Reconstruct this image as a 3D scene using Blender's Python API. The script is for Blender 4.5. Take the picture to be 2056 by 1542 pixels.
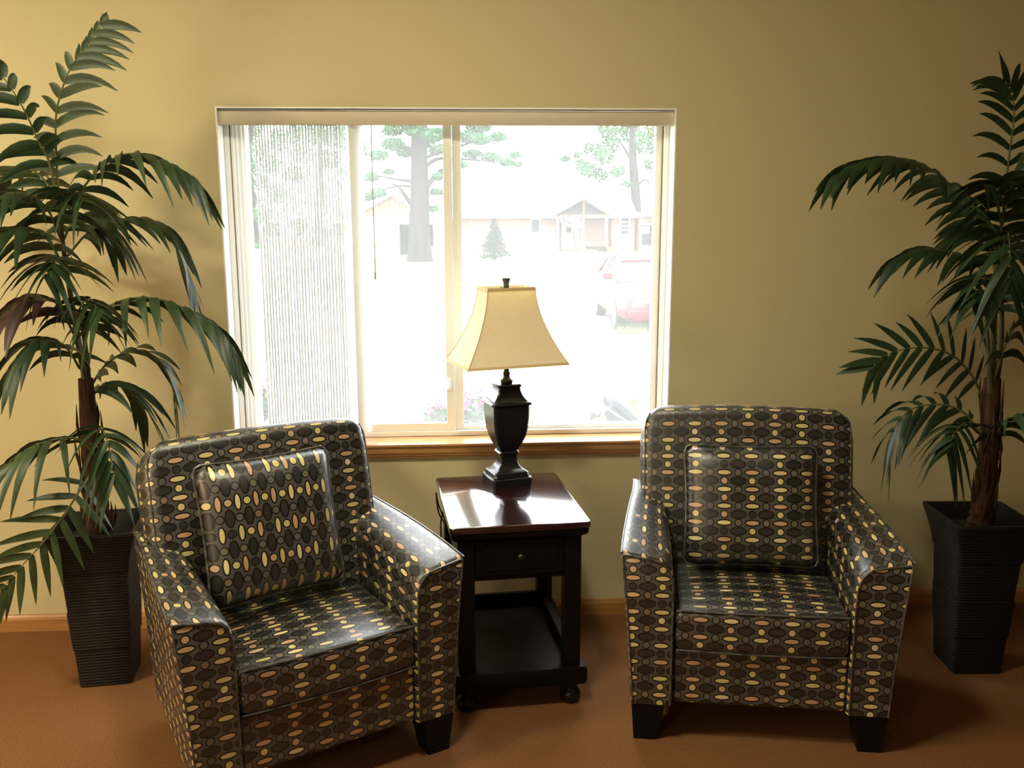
import bpy, bmesh, math, random
from mathutils import Vector, Matrix

random.seed(7)
sc = bpy.context.scene
for o in list(bpy.data.objects):
    bpy.data.objects.remove(o)
C = sc.collection
PI = math.pi
R = math.radians

# ------------------------------------------------------------------ camera
F, PITCH, YAW, ROLL, CD, CH = 1890.78, .1861, .0626, -.0027, 3.6136, 1.65
_fw = Vector((math.sin(YAW) * math.cos(PITCH), math.cos(YAW) * math.cos(PITCH), -math.sin(PITCH)))
_rt = Vector((math.cos(YAW), -math.sin(YAW), 0))
_up = _rt.cross(_fw)
_r2 = math.cos(ROLL) * _rt + math.sin(ROLL) * _up
_u2 = -math.sin(ROLL) * _rt + math.cos(ROLL) * _up
CAM = Vector((0, -CD, CH))
cam_data = bpy.data.cameras.new('camera')
cam = bpy.data.objects.new('camera', cam_data)
C.objects.link(cam)
m = Matrix((_r2, _u2, -_fw)).transposed().to_4x4()
m.translation = CAM
cam.matrix_world = m
cam_data.sensor_width = 36
cam_data.sensor_fit = 'HORIZONTAL'
cam_data.lens = F / 2056 * 36
cam_data.clip_end = 500
sc.camera = cam


def at(px, py, y):
    """world point where the photograph's pixel meets the plane at depth y"""
    d = _fw + (px - 1028) / F * _r2 + (771 - py) / F * _u2
    return CAM + d * ((y + CD) / d.y)


# ------------------------------------------------------------------ world, sun, lamps, exposure
SKY = 13.0
w = bpy.data.worlds.new('world')
sc.world = w
w.use_nodes = True
bg = w.node_tree.nodes['Background']
bg.inputs['Color'].default_value = (.95, .98, 1, 1)
bg.inputs['Strength'].default_value = SKY


def light(name, kind, loc, energy, color, size=.2, rot=(0, 0, 0), **kw):
    d = bpy.data.lights.new(name, kind)
    d.energy = energy
    d.color = color
    if kind == 'AREA':
        d.shape = 'DISK'
        d.size = size
    elif kind in ('SPOT', 'POINT'):
        d.shadow_soft_size = size
    for k, v in kw.items():
        setattr(d, k, v)
    o = bpy.data.objects.new(name, d)
    o.location = loc
    o.rotation_euler = rot
    C.objects.link(o)
    return o


sun = light('sun', 'SUN', (0, 0, 20), 9, (1, .96, .88))
sun.data.angle = R(1)
sun.rotation_euler = Vector((-.25, -.75, 1.0)).to_track_quat('Z', 'Y').to_euler()
# ceiling lamps of the room, plus an added fill at the rear
light('ceiling_lamp_west', 'AREA', (-2.3, -1.85, 2.96), 60, (1, .93, .56), .35)
light('ceiling_lamp_middle', 'AREA', (-.2, -1.8, 2.96), 40, (1, .93, .68), .35)
light('rear_fill', 'AREA', (-3.0, -6.5, 2.96), 60, (1, .92, .74), .6)  # unseen lamp added as ambient fill to brighten the lower wall
light('lounge_lamp_west', 'POINT', (-2.75, -1.9, 1.2), 54, (1, .77, .60), .16)

sc.view_settings.view_transform = 'Standard'
sc.view_settings.look = 'None'
sc.view_settings.exposure = 0
sc.view_settings.gamma = 1
sc.view_settings.use_curve_mapping = False
sc.cycles.max_bounces = 10
sc.cycles.transparent_max_bounces = 16


# ------------------------------------------------------------------ helpers
class MB:
    """collects geometry for ONE mesh object"""

    def __init__(self):
        self.v, self.f, self.uv = [], [], {}

    def add(self, verts, faces, uvs=None):
        b = len(self.v)
        self.v += [tuple(p) for p in verts]
        for i, f in enumerate(faces):
            if uvs:
                self.uv[len(self.f)] = uvs[i]
            self.f.append([b + k for k in f])
        return self

    def box(self, x0, x1, y0, y1, z0, z1):
        v = [(x, y, z) for z in (z0, z1) for y in (y0, y1) for x in (x0, x1)]
        f = [(0, 2, 3, 1), (4, 5, 7, 6), (0, 1, 5, 4), (2, 6, 7, 3), (0, 4, 6, 2), (1, 3, 7, 5)]
        return self.add(v, f)

    def hexa(self, bottom, top):
        n = len(bottom)
        v = list(bottom) + list(top)
        f = [tuple(range(n - 1, -1, -1)), tuple(range(n, 2 * n))]
        f += [(i, (i + 1) % n, n + (i + 1) % n, n + i) for i in range(n)]
        return self.add(v, f)

    def beam(self, a, b, wx, wz, up=(0, 0, 1)):
        a, b = Vector(a), Vector(b)
        t = (b - a).normalized()
        u = Vector(up)
        if abs(t.dot(u)) > .98:
            u = Vector((0, 1, 0))
        s = t.cross(u).normalized()
        n = s.cross(t)
        q = [s * wx / 2 * i + n * wz / 2 * j for i, j in ((-1, -1), (1, -1), (1, 1), (-1, 1))]
        return self.hexa([a + k for k in q], [b + k for k in q])

    def loft(self, secs, caps=True, closed=True, uvs=False):
        n = len(secs[0])
        v = [p for s in secs for p in s]
        f = []
        for i in range(len(secs) - 1):
            for k in range(n if closed else n - 1):
                k2 = (k + 1) % n
                f.append((i * n + k, i * n + k2, (i + 1) * n + k2, (i + 1) * n + k))
        if caps:
            f.append(tuple(range(n - 1, -1, -1)))
            b = (len(secs) - 1) * n
            f.append(tuple(range(b, b + n)))
        return self.add(v, f)

    def tube(self, pts, r, n=8, caps=True):
        pts = [Vector(p) for p in pts]
        rs = r if isinstance(r, (list, tuple)) else [r] * len(pts)
        secs = []
        ref = None
        for i, p in enumerate(pts):
            t = (pts[min(i + 1, len(pts) - 1)] - pts[max(i - 1, 0)]).normalized()
            if ref is None:
                ref = Vector((0, 0, 1)) if abs(t.z) < .9 else Vector((1, 0, 0))
            s = t.cross(ref).normalized()
            ref = s.cross(t)
            secs.append([p + (s * math.cos(a) + ref * math.sin(a)) * rs[i] for a in (2 * PI * k / n for k in range(n))])
        return self.loft(secs, caps)

    def lathe(self, prof, n=20, c=(0, 0, 0), axis='z'):
        secs = []
        for r, h in prof:
            ring = []
            for k in range(n):
                a = 2 * PI * k / n
                x, y = r * math.cos(a), r * math.sin(a)
                p = {'z': (x, y, h), 'x': (h, x, y), 'y': (y, h, x)}[axis]
                ring.append((c[0] + p[0], c[1] + p[1], c[2] + p[2]))
            secs.append(ring)
        return self.loft(secs)

    def build(self, name, mat, parent=None, smooth=False, bevel=0, angle=40):
        me = bpy.data.meshes.new(name)
        me.from_pydata(self.v, [], self.f)
        if self.uv:
            lay = me.uv_layers.new(name='uv')
            for fi, uv in self.uv.items():
                p = me.polygons[fi]
                for k, li in enumerate(p.loop_indices):
                    lay.data[li].uv = uv[k]
        bm = bmesh.new()
        bm.from_mesh(me)
        bmesh.ops.recalc_face_normals(bm, faces=bm.faces)
        if bevel:
            es = [e for e in bm.edges if len(e.link_faces) == 2 and e.calc_face_angle(0) > R(30)]
            bmesh.ops.bevel(bm, geom=es, offset=bevel, segments=2, affect='EDGES', profile=.5)
        bm.to_mesh(me)
        bm.free()
        if smooth:
            me.polygons.foreach_set('use_smooth', [True] * len(me.polygons))
            if angle < 180:
                me.set_sharp_from_angle(angle=R(angle))
        me.materials.append(mat)
        o = bpy.data.objects.new(name, me)
        C.objects.link(o)
        if parent:
            o.parent = parent
        return o


def empty(name, loc, rotz=0):
    o = bpy.data.objects.new(name, None)
    o.location = loc
    o.rotation_euler = (0, 0, rotz)
    o.empty_display_size = .1
    C.objects.link(o)
    return o


def tag(o, label=None, cat=None, group=None, kind=None):
    for k, v in (('label', label), ('category', cat), ('group', group), ('kind', kind)):
        if v:
            o[k] = v
    return o


def lin(c):
    return tuple(((x / 255 / 12.92) if x / 255 <= .04045 else ((x / 255 + .055) / 1.055) ** 2.4) for x in c) + (1,)


def catmull(pts, n):
    pts = [Vector(p) for p in pts]
    P = [pts[0] * 2 - pts[1]] + pts + [pts[-1] * 2 - pts[-2]]
    out = []
    segs = len(pts) - 1
    for i in range(n + 1):
        s = i / n * segs
        k = min(int(s), segs - 1)
        t = s - k
        a, b, c, d = P[k:k + 4]
        out.append(.5 * ((2 * b) + (c - a) * t + (2 * a - 5 * b + 4 * c - d) * t * t + (3 * b - a - 3 * c + d) * t ** 3))
    return out


# ------------------------------------------------------------------ materials
def mat(name, col, rough=.6, spec=.5, metal=0, coat=0, noise=0, nscale=30, bump=0, bscale=200, stretch=(1, 1, 1), coords='Object', trans=0, tcol=None):
    mt = bpy.data.materials.new(name)
    mt.use_nodes = True
    nt = mt.node_tree
    p = nt.nodes['Principled BSDF']
    col = tuple(col) + (() if len(col) == 4 else (1,))
    p.inputs['Base Color'].default_value = col
    p.inputs['Roughness'].default_value = rough
    p.inputs['Specular IOR Level'].default_value = spec
    p.inputs['Metallic'].default_value = metal
    p.inputs['Coat Weight'].default_value = coat
    p.inputs['Coat Roughness'].default_value = .06
    if noise or bump:
        tc = nt.nodes.new('ShaderNodeTexCoord')
        mp = nt.nodes.new('ShaderNodeMapping')
        mp.inputs['Scale'].default_value = stretch
        nt.links.new(tc.outputs[coords], mp.inputs['Vector'])
    if noise:
        n = nt.nodes.new('ShaderNodeTexNoise')
        n.inputs['Scale'].default_value = nscale
        n.inputs['Detail'].default_value = 4
        nt.links.new(mp.outputs[0], n.inputs['Vector'])
        r = nt.nodes.new('ShaderNodeValToRGB')
        r.color_ramp.elements[0].position = .3
        r.color_ramp.elements[1].position = .7
        r.color_ramp.elements[0].color = tuple(c * (1 - noise) for c in col[:3]) + (1,)
        r.color_ramp.elements[1].color = tuple(min(1, c * (1 + noise)) for c in col[:3]) + (1,)
        nt.links.new(n.outputs['Fac'], r.inputs['Fac'])
        nt.links.new(r.outputs[0], p.inputs['Base Color'])
    if bump:
        n2 = nt.nodes.new('ShaderNodeTexNoise')
        n2.inputs['Scale'].default_value = bscale
        n2.inputs['Detail'].default_value = 3
        nt.links.new(mp.outputs[0], n2.inputs['Vector'])
        b = nt.nodes.new('ShaderNodeBump')
        b.inputs['Strength'].default_value = bump
        b.inputs['Distance'].default_value = .004
        nt.links.new(n2.outputs['Fac'], b.inputs['Height'])
        nt.links.new(b.outputs[0], p.inputs['Normal'])
    if trans:
        t = nt.nodes.new('ShaderNodeBsdfTranslucent')
        t.inputs['Color'].default_value = (tuple(tcol) + (1,)) if tcol else col
        mx = nt.nodes.new('ShaderNodeMixShader')
        mx.inputs[0].default_value = trans
        nt.links.new(p.outputs[0], mx.inputs[1])
        nt.links.new(t.outputs[0], mx.inputs[2])
        nt.links.new(mx.outputs[0], nt.nodes['Material Output'].inputs['Surface'])
    return mt


def glass_mat(name, glare_haze):
    mt = bpy.data.materials.new(name)
    mt.use_nodes = True
    nt = mt.node_tree
    nt.nodes.remove(nt.nodes['Principled BSDF'])
    tr = nt.nodes.new('ShaderNodeBsdfTransparent')
    tl = nt.nodes.new('ShaderNodeBsdfTranslucent')
    tl.inputs['Color'].default_value = (.98, .98, .98, 1)
    mx = nt.nodes.new('ShaderNodeMixShader')
    mx.inputs[0].default_value = glare_haze
    nt.links.new(tr.outputs[0], mx.inputs[1])
    nt.links.new(tl.outputs[0], mx.inputs[2])
    gl = nt.nodes.new('ShaderNodeBsdfGlossy')
    gl.inputs['Roughness'].default_value = .02
    m2 = nt.nodes.new('ShaderNodeMixShader')
    m2.inputs[0].default_value = .04
    nt.links.new(mx.outputs[0], m2.inputs[1])
    nt.links.new(gl.outputs[0], m2.inputs[2])
    nt.links.new(m2.outputs[0], nt.nodes['Material Output'].inputs['Surface'])
    return mt


def sheer_mat(name, col, trans, clear):
    """thin woven vane: reflects, glows through, and lets some of the view through its weave"""
    mt = mat(name, col, .5, .4, trans=trans)
    nt = mt.node_tree
    out = nt.nodes['Material Output']
    src = out.inputs['Surface'].links[0].from_socket
    tr = nt.nodes.new('ShaderNodeBsdfTransparent')
    mx = nt.nodes.new('ShaderNodeMixShader')
    mx.inputs[0].default_value = clear
    nt.links.new(src, mx.inputs[1])
    nt.links.new(tr.outputs[0], mx.inputs[2])
    nt.links.new(mx.outputs[0], out.inputs['Surface'])
    return mt


def fabric_mat(name):
    """woven upholstery print: ellipses and dots on a lattice, laid out in metres of UV"""
    mt = bpy.data.materials.new(name)
    mt.use_nodes = True
    nt = mt.node_tree
    N, L = nt.nodes, nt.links
    p = N['Principled BSDF']

    def mth(op, a, b=None, c=None):
        n = N.new('ShaderNodeMath')
        n.operation = op
        for i, x in enumerate((a, b, c)):
            if x is None:
                continue
            if isinstance(x, (int, float)):
                n.inputs[i].default_value = x
            else:
                L.new(x, n.inputs[i])
        return n.outputs[0]

    uv = N.new('ShaderNodeUVMap')
    uv.uv_map = 'uv'
    sp = N.new('ShaderNodeSeparateXYZ')
    L.new(uv.outputs[0], sp.inputs[0])
    U, V = sp.outputs[0], sp.outputs[1]
    P_, Q_ = .0450, .0272

    def lattice(ox, oy, a, b, ring, seed, cols):
        cu = mth('DIVIDE', mth('SUBTRACT', U, ox), 2 * P_)
        cv = mth('DIVIDE', mth('SUBTRACT', V, oy), 2 * Q_)
        iu, iv = mth('ROUND', cu), mth('ROUND', cv)
        du = mth('MULTIPLY', mth('SUBTRACT', cu, iu), 2 * P_)
        dv = mth('MULTIPLY', mth('SUBTRACT', cv, iv), 2 * Q_)

        def inside(aa, bb):
            e = mth('ADD', mth('POWER', mth('ABSOLUTE', mth('DIVIDE', du, aa)), 2), mth('POWER', mth('ABSOLUTE', mth('DIVIDE', dv, bb)), 2))
            return mth('LESS_THAN', e, 1.0)
        wn = N.new('ShaderNodeTexWhiteNoise')
        wn.noise_dimensions = '3D'
        cb = N.new('ShaderNodeCombineXYZ')
        L.new(iu, cb.inputs[0])
        L.new(iv, cb.inputs[1])
        cb.inputs[2].default_value = seed
        L.new(cb.outputs[0], wn.inputs[0])
        rp = N.new('ShaderNodeValToRGB')
        rp.color_ramp.interpolation = 'CONSTANT'
        els = rp.color_ramp.elements
        while len(els) < len(cols):
            els.new(.5)
        for k, c in enumerate(cols):
            els[k].position = k / len(cols)
            els[k].color = lin(c)
        # columns keep a colour family: blend of column noise and cell noise
        wc = N.new('ShaderNodeTexWhiteNoise')
        wc.noise_dimensions = '1D'
        L.new(mth('ADD', iu, seed * 3.7), wc.inputs['W'])
        L.new(mth('ADD', mth('MULTIPLY', wn.outputs[0], .45), mth('MULTIPLY', wc.outputs[0], .55)), rp.inputs[0])
        return inside(a, b), inside(a + ring, b + ring), rp.outputs[0]

    lats = [
        lattice(0, 0, .0210, .0068, .0050, 1, [(222, 204, 152), (214, 186, 134), (196, 158, 122), (206, 192, 128), (226, 210, 158)]),
        lattice(P_, Q_, .0225, .0098, .0052, 2, [(44, 44, 44), (36, 36, 37), (48, 42, 41), (38, 41, 39), (52, 50, 50)]),
        lattice(0, Q_, .0096, .0096, .0040, 3, [(220, 206, 156), (44, 48, 48), (206, 190, 126), (44, 46, 46), (196, 160, 126), (216, 202, 166)]),
        lattice(P_, 0, .0094, .0094, .0038, 4, [(110, 98, 88), (108, 107, 82), (98, 95, 92), (126, 110, 90), (84, 81, 77)]),
    ]
    col = None
    for inner, ring, c in lats:
        mx = N.new('ShaderNodeMix')
        mx.data_type = 'RGBA'
        L.new(ring, mx.inputs[0])
        if col is None:
            mx.inputs[6].default_value = lin((80, 78, 75))
        else:
            L.new(col, mx.inputs[6])
        mx.inputs[7].default_value = lin((17, 10, 8))
        col = mx.outputs[2]
    for inner, ring, c in lats:
        mx = N.new('ShaderNodeMix')
        mx.data_type = 'RGBA'
        L.new(inner, mx.inputs[0])
        L.new(col, mx.inputs[6])
        L.new(c, mx.inputs[7])
        col = mx.outputs[2]
    L.new(col, p.inputs['Base Color'])
    p.inputs['Roughness'].default_value = .34
    p.inputs['Specular IOR Level'].default_value = .95
    # weave relief
    wv = N.new('ShaderNodeTexNoise')
    wv.inputs['Scale'].default_value = 900
    L.new(uv.outputs[0], wv.inputs['Vector'])
    b = N.new('ShaderNodeBump')
    b.inputs['Strength'].default_value = .25
    b.inputs['Distance'].default_value = .001
    L.new(wv.outputs['Fac'], b.inputs['Height'])
    L.new(b.outputs[0], p.inputs['Normal'])
    return mt


M = {}
M['wall'] = mat('painted_wall', (.60, .52, .31), .85, .25, noise=.03, nscale=220, bump=.12, bscale=350)
M['ceiling'] = mat('ceiling_paint', (.62, .58, .48), .9, .2)
M['carpet'] = mat('carpet', (.22, .100, .040), .95, .1, noise=.42, nscale=260, bump=.9, bscale=420)
M['oak'] = mat('oak', (.42, .20, .065), .38, .5, coat=.3, noise=.22, nscale=9, stretch=(.35, 6, 14))
M['oak_sill'] = mat('oak_sill', (.44, .22, .075), .30, .5, coat=1.0, noise=.22, nscale=9, stretch=(.35, 6, 14))
M['oak_sill'].node_tree.nodes['Principled BSDF'].inputs['Coat Roughness'].default_value = .14
M['vinyl'] = mat('white_vinyl', (.90, .89, .84), .4, .5)
M['jamb'] = mat('jamb_paint', (.90, .89, .87), .6, .4)
M['gasket'] = mat('gasket', (.30, .24, .12), .6)
M['glass'] = glass_mat('glare_haze_glass', .052)  # pale veil stands in for lens glare as well as dusty glass
M['valance'] = mat('valance', (.62, .54, .42), .5, .4)
M['vane'] = sheer_mat('vane', (.89, .89, .89), .42, .25)
M['vane_end'] = sheer_mat('vane_end', (.86, .84, .79), .12, .02)
M['wand'] = mat('wand', (.38, .38, .37), .4)
M['cord'] = mat('cord', (.80, .76, .52), .6)
M['fabric'] = fabric_mat('upholstery')
M['piping'] = mat('piping', (.075, .07, .065), .36, .75, noise=.9, nscale=40)
M['black_wood'] = mat('black_wood', (.006, .005, .005), .4, .25)
M['cherry'] = mat('dark_cherry', (.020, .0045, .005), .14, .65, coat=1.0, noise=.3, nscale=12, stretch=(1, 8, 8))
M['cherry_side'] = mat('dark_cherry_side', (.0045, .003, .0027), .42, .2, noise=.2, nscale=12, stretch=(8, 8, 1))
M['knob'] = mat('knob_metal', (.05, .04, .03), .3, .5, metal=.8)
M['lamp_body'] = mat('lamp_body', (.010, .010, .011), .28, .4)
M['lamp_metal'] = mat('lamp_metal', (.05, .045, .035), .35, .5, metal=.6)
M['shade'] = mat('lamp_shade_cloth', (.90, .86, .76), .8, .2, noise=.05, nscale=160, trans=.36, tcol=(.95, .80, .40))
M['shade_trim'] = mat('lamp_shade_trim', (.66, .50, .27), .7, .2)
M['black_cable'] = mat('black_cable', (.015, .012, .010), .5)
M['rattan'] = mat('dark_rattan', (.009, .006, .0055), .5, .3, noise=.5, nscale=60, stretch=(1, 1, 6), bump=.5, bscale=160)
M['soil'] = mat('soil', (.012, .009, .007), .95, noise=.4, nscale=80, bump=.6, bscale=90)
M['bark'] = mat('palm_fibre', (.055, .024, .012), .8, .2, noise=.6, nscale=22, stretch=(6, 6, .6), bump=.9, bscale=60)
M['stem'] = mat('palm_stem', (.060, .058, .020), .55, .3, noise=.5, nscale=20)
M['rachis'] = mat('palm_rachis', (.095, .10, .028), .5, .4)
M['leaf'] = mat('palm_leaf', (.024, .048, .017), .42, .45, noise=.45, nscale=14, trans=.12)
M['leaf_pale'] = mat('palm_leaf_pale', (.046, .072, .026), .42, .45, noise=.45, nscale=14, trans=.12)
M['leaf_red'] = mat('palm_leaf_reddish', (.050, .024, .022), .42, .45, noise=.45, nscale=14, trans=.1)

# ------------------------------------------------------------------ room shell
XL, XR, ZT, ZS = -.855, .850, 2.012, .735
WX0, WX1, WY0, WZ1 = -3.4, 6.5, -9.5, 3.0
WT = .17


def struct(o, label):
    return tag(o, label, None, None, 'structure')


b = MB()
b.box(WX0 - .2, XL, 0, WT, -.9, WZ1 + .3).box(XR, WX1 + .2, 0, WT, -.9, WZ1 + .3)
b.box(XL, XR, 0, WT, -.9, ZS - .03).box(XL, XR, 0, WT, ZT, WZ1 + .3)
struct(b.build('wall_back', M['wall']), 'tan painted wall around the window')
struct(MB().box(WX0 - .2, WX0, WY0, 0, -.9, WZ1).build('wall_left', M['wall']), 'tan side wall out of view on the left')
struct(MB().box(WX1, WX1 + .2, WY0, 0, -.9, WZ1).build('wall_right', M['wall']), 'tan side wall out of view on the right')
struct(MB().box(WX0 - .2, WX1 + .2, WY0 - .2, WY0, -.9, WZ1).build('wall_front', M['wall']), 'tan wall behind the viewer')
struct(MB().box(WX0 - .2, WX1 + .2, WY0 - .2, 0, -.3, 0).build('floor', M['carpet']), 'brown carpeted floor')
struct(MB().box(WX0 - .4, WX1 + .4, WY0 - .4, -.001, WZ1, WZ1 + .3).build('ceiling', M['ceiling']), 'plain ceiling')
b = MB()
prof = [(0, 0), (-.013, 0), (-.013, .048), (-.010, .058), (-.006, .0665), (0, .0675)]
b.loft([[(x, y, z) for y, z in prof] for x in (WX0, WX1)])
struct(b.build('baseboard_back', M['oak']), 'oak baseboard along the window wall')

# window sill board and apron
sill = empty('trim_1', (0, 0, ZS))
struct(sill, 'oak window sill with moulded front edge')
b = MB()
prof = [(WT - .02, -.03), (WT - .02, .0075), (-.026, .0075), (-.032, .004), (-.034, -.002), (-.031, -.009), (-.027, -.011)]
prof += [(-.027, -.03)]
b.loft([[(x, y, z) for y, z in prof] for x in (XL - .045, XR + .045)])
# the part over the wall outside the opening is only the nosing
b.v = [(x, (min(y, -.0005) if (x < XL - .01 or x > XR + .01) else y), z) for x, y, z in b.v]
b2 = MB()
b2.loft([[(x, y, z) for y, z in prof] for x in (XL, XR)])
b2.loft([[(x, y, z) for y, z in [(-.0002, -.03), (-.0002, .0075), (-.026, .0075), (-.032, .004), (-.034, -.002), (-.031, -.009), (-.027, -.011), (-.027, -.03)]] for x in (XL - .045, XL)])
b2.loft([[(x, y, z) for y, z in [(-.0002, -.03), (-.0002, .0075), (-.026, .0075), (-.032, .004), (-.034, -.002), (-.031, -.009), (-.027, -.011), (-.027, -.03)]] for x in (XR, XR + .045)])
b2.build('sill_board', M['oak_sill'], sill)
b = MB()
prof = [(-.0002, -.0305), (-.025, -.0305), (-.0255, -.034), (-.022, -.036), (-.021, -.044), (-.017, -.046), (-.0165, -.052), (-.0002, -.053)]
b.loft([[(x, y, z) for y, z in prof] for x in (XL - .04, XR + .04)])
b.build('apron', M['oak'], sill)

# window unit
win = empty('window_1', (0, .12, ZS))
struct(win, 'white vinyl sliding window with two panes')


def wloc(b):
    b.v = [(x, y - .12, z - ZS) for x, y, z in b.v]
    return b


ZF = ZS + .0078
b = MB()   # reveal lining
b.box(XL + .0005, XL + .006, .0, WT, ZF, ZT - .0005).box(XR - .006, XR - .0005, .0, WT, ZF, ZT - .0005)
b.box(XL + .006, XR - .006, .0, WT, ZT - .006, ZT - .0005)
wloc(b).build('jamb_lining', M['jamb'], win)
b = MB()   # outer frame
for x0, x1 in ((XL + .0062, XL + .026), (XR - .026, XR - .0062)):
    b.box(x0, x1, .088, .165, ZF, ZT - .0062)
b.box(XL + .0262, XR - .0262, .088, .165, ZF, ZF + .020).box(XL + .0262, XR - .0262, .088, .165, ZT - .035, ZT - .0062)
wloc(b).build('frame', M['vinyl'], win, bevel=.002)
b = MB()
for x0, x1 in ((XL + .0262, XL + .030), (XR - .0283, XR - .0262)):
    b.box(x0, x1, .100, .160, ZF + .0202, ZT - .0352)
wloc(b).build('gasket', M['gasket'], win)
b = MB()   # left sliding sash
SX0, SX1 = XL + .0305, .004
prof = [(0, .092), (.010, .092), (.010, .100), (.022, .100), (.022, .110), (.036, .110), (.036, .120), (.048, .120), (.048, .134), (.056, .134), (.056, .150), (0, .150)]
b.loft([[(SX0 + x, y, z) for x, y in prof] for z in (ZF + .0205, ZT - .0355)])
b.box(SX1 - .034, SX1, .094, .122, ZF + .0205, ZT - .0355)
b.box(SX0 + .0561, SX1 - .0341, .094, .122, ZF + .0205, ZF + .052).box(SX0 + .0561, SX1 - .0341, .094, .122, ZT - .050, ZT - .0355)
sash = wloc(b).build('sash', M['vinyl'], win, bevel=.0012)
b = MB()   # right fixed light
FX0, FX1 = .0045, XR - .0285
b.box(FX0, FX0 + .034, .108, .150, ZF + .0205, ZT - .0355).box(FX1 - .026, FX1, .108, .150, ZF + .0205, ZT - .0355)
b.box(FX0 + .0341, FX1 - .0261, .108, .150, ZF + .0205, ZF + .034).box(FX0 + .0341, FX1 - .0261, .108, .150, ZT - .050, ZT - .0355)
fixed = wloc(b).build('fixed_frame', M['vinyl'], win, bevel=.002)
b = MB().box(SX0 + .0561, SX1 - .0341, .106, .1063, ZF + .0521, ZT - .0501)
wloc(b).build('pane', M['glass'], sash)
b = MB().box(FX0 + .0341, FX1 - .0261, .130, .1303, ZF + .0341, ZT - .0501)
wloc(b).build('pane', M['glass'], fixed)
b = MB()
lx, lz = -.017, .955
b.box(lx - .006, lx + .004, .086, .0938, lz - .022, lz + .022).box(lx - .010, lx + .002, .080, .0862, lz - .020, lz - .014)
b.box(lx - .004, lx + .002, .078, .0862, lz - .022, lz + .022)
tag(wloc(b).build('latch', M['vinyl'], sash, bevel=.0015))
b = MB()
p1, p2 = at(929, 294, .125), at(936, 816, .125)
for q in (p1, p2):
    b.box(q.x - .004, q.x + .004, .1285, .1298, q.z - .0012, q.z + .0012)
wloc(b).build('glazing_clip', M['gasket'], fixed)

# vertical blind
blind = empty('vertical_blind', (0, .02, ZT))
tag(blind, 'white vertical blind drawn to the left side of the window, with beige valance', 'blind')


def bloc(b):
    b.v = [(x, y - .02, z - ZT) for x, y, z in b.v]
    return b


b = MB()
zt_ = ZT - .012
prof = [(.022, 1.9475), (.0175, 1.950), (.016, 1.960), (.015, 1.972), (.016, 1.985), (.018, zt_ - .002), (.021, zt_), (.024, zt_), (.0245, 1.95)]
b.loft([[(x, y, z) for y, z in prof] for x in (XL + .0075, XR - .0075)])
b.box(XL + .0075, XL + .010, .0246, .07, 1.9475, zt_).box(XR - .010, XR - .0075, .0246, .07, 1.9475, zt_)
bloc(b).build('valance', M['valance'], blind, smooth=True)
b = MB().box(XL + .02, XR - .02, .028, .066, 1.962, 1.998)
bloc(b).build('head_rail', M['vinyl'], blind, bevel=.002)


def vane(xc, ang, wv=.064, sag=.006, z0=.772, z1=1.961, mt=None):
    b = MB()
    d = Vector((math.sin(ang), math.cos(ang)))
    n = Vector((d.y, -d.x))
    ring = []
    K = 6
    for k in range(K + 1):
        t = k / K * 2 - 1
        ring.append(Vector((xc, .0585)) + d * (t * wv / 2) + n * (sag * (1 - t * t)))
    ring2 = [q + n * .0006 for q in reversed(ring)]
    prof = ring + ring2
    zs = [z0, z1]
    b.loft([[(q.x, q.y, z) for q in prof] for z in zs])
    return bloc(b).build('slat', mt or M['vane'], blind, smooth=True)


NV = 29
for i in range(NV):
    x = -.728 + (.322) * i / (NV - 1) + random.uniform(-.0012, .0012)
    a = math.atan2(x - 0.0, CD) + random.uniform(-.03, .03) - .01
    vane(x, a, sag=.0055)
vane(-.390, R(-10), sag=.006)
vane(-.355, R(42), wv=.070, sag=.008, z0=.768, mt=M['vane_end'])
b = MB()
p1, p2 = at(745, 258, .012), at(754, 558, .012)
b.tube([p1 + Vector((0, .03, .02)), p1, p1 * .5 + p2 * .5, p2], .0024, 6)
b.tube([p2 + Vector((0, 0, .02)), p2 - Vector((0, 0, .006))], .0042, 8)
bloc(b).build('wand', M['wand'], blind, smooth=True)
b = MB()
pts = [at(u, v_, .020) for u, v_ in ((1297, 250), (1300, 262), (1306, 270), (1314, 274), (1318, 268))]
b.tube(catmull(pts, 12), .0016, 6)
pts = [at(u, v_, .024) for u, v_ in ((1304, 250), (1308, 263), (1313, 271), (1318, 272))]
b.tube(catmull(pts, 10), .0014, 6)
bloc(b).build('pull_cord', M['cord'], blind, smooth=True)


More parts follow.
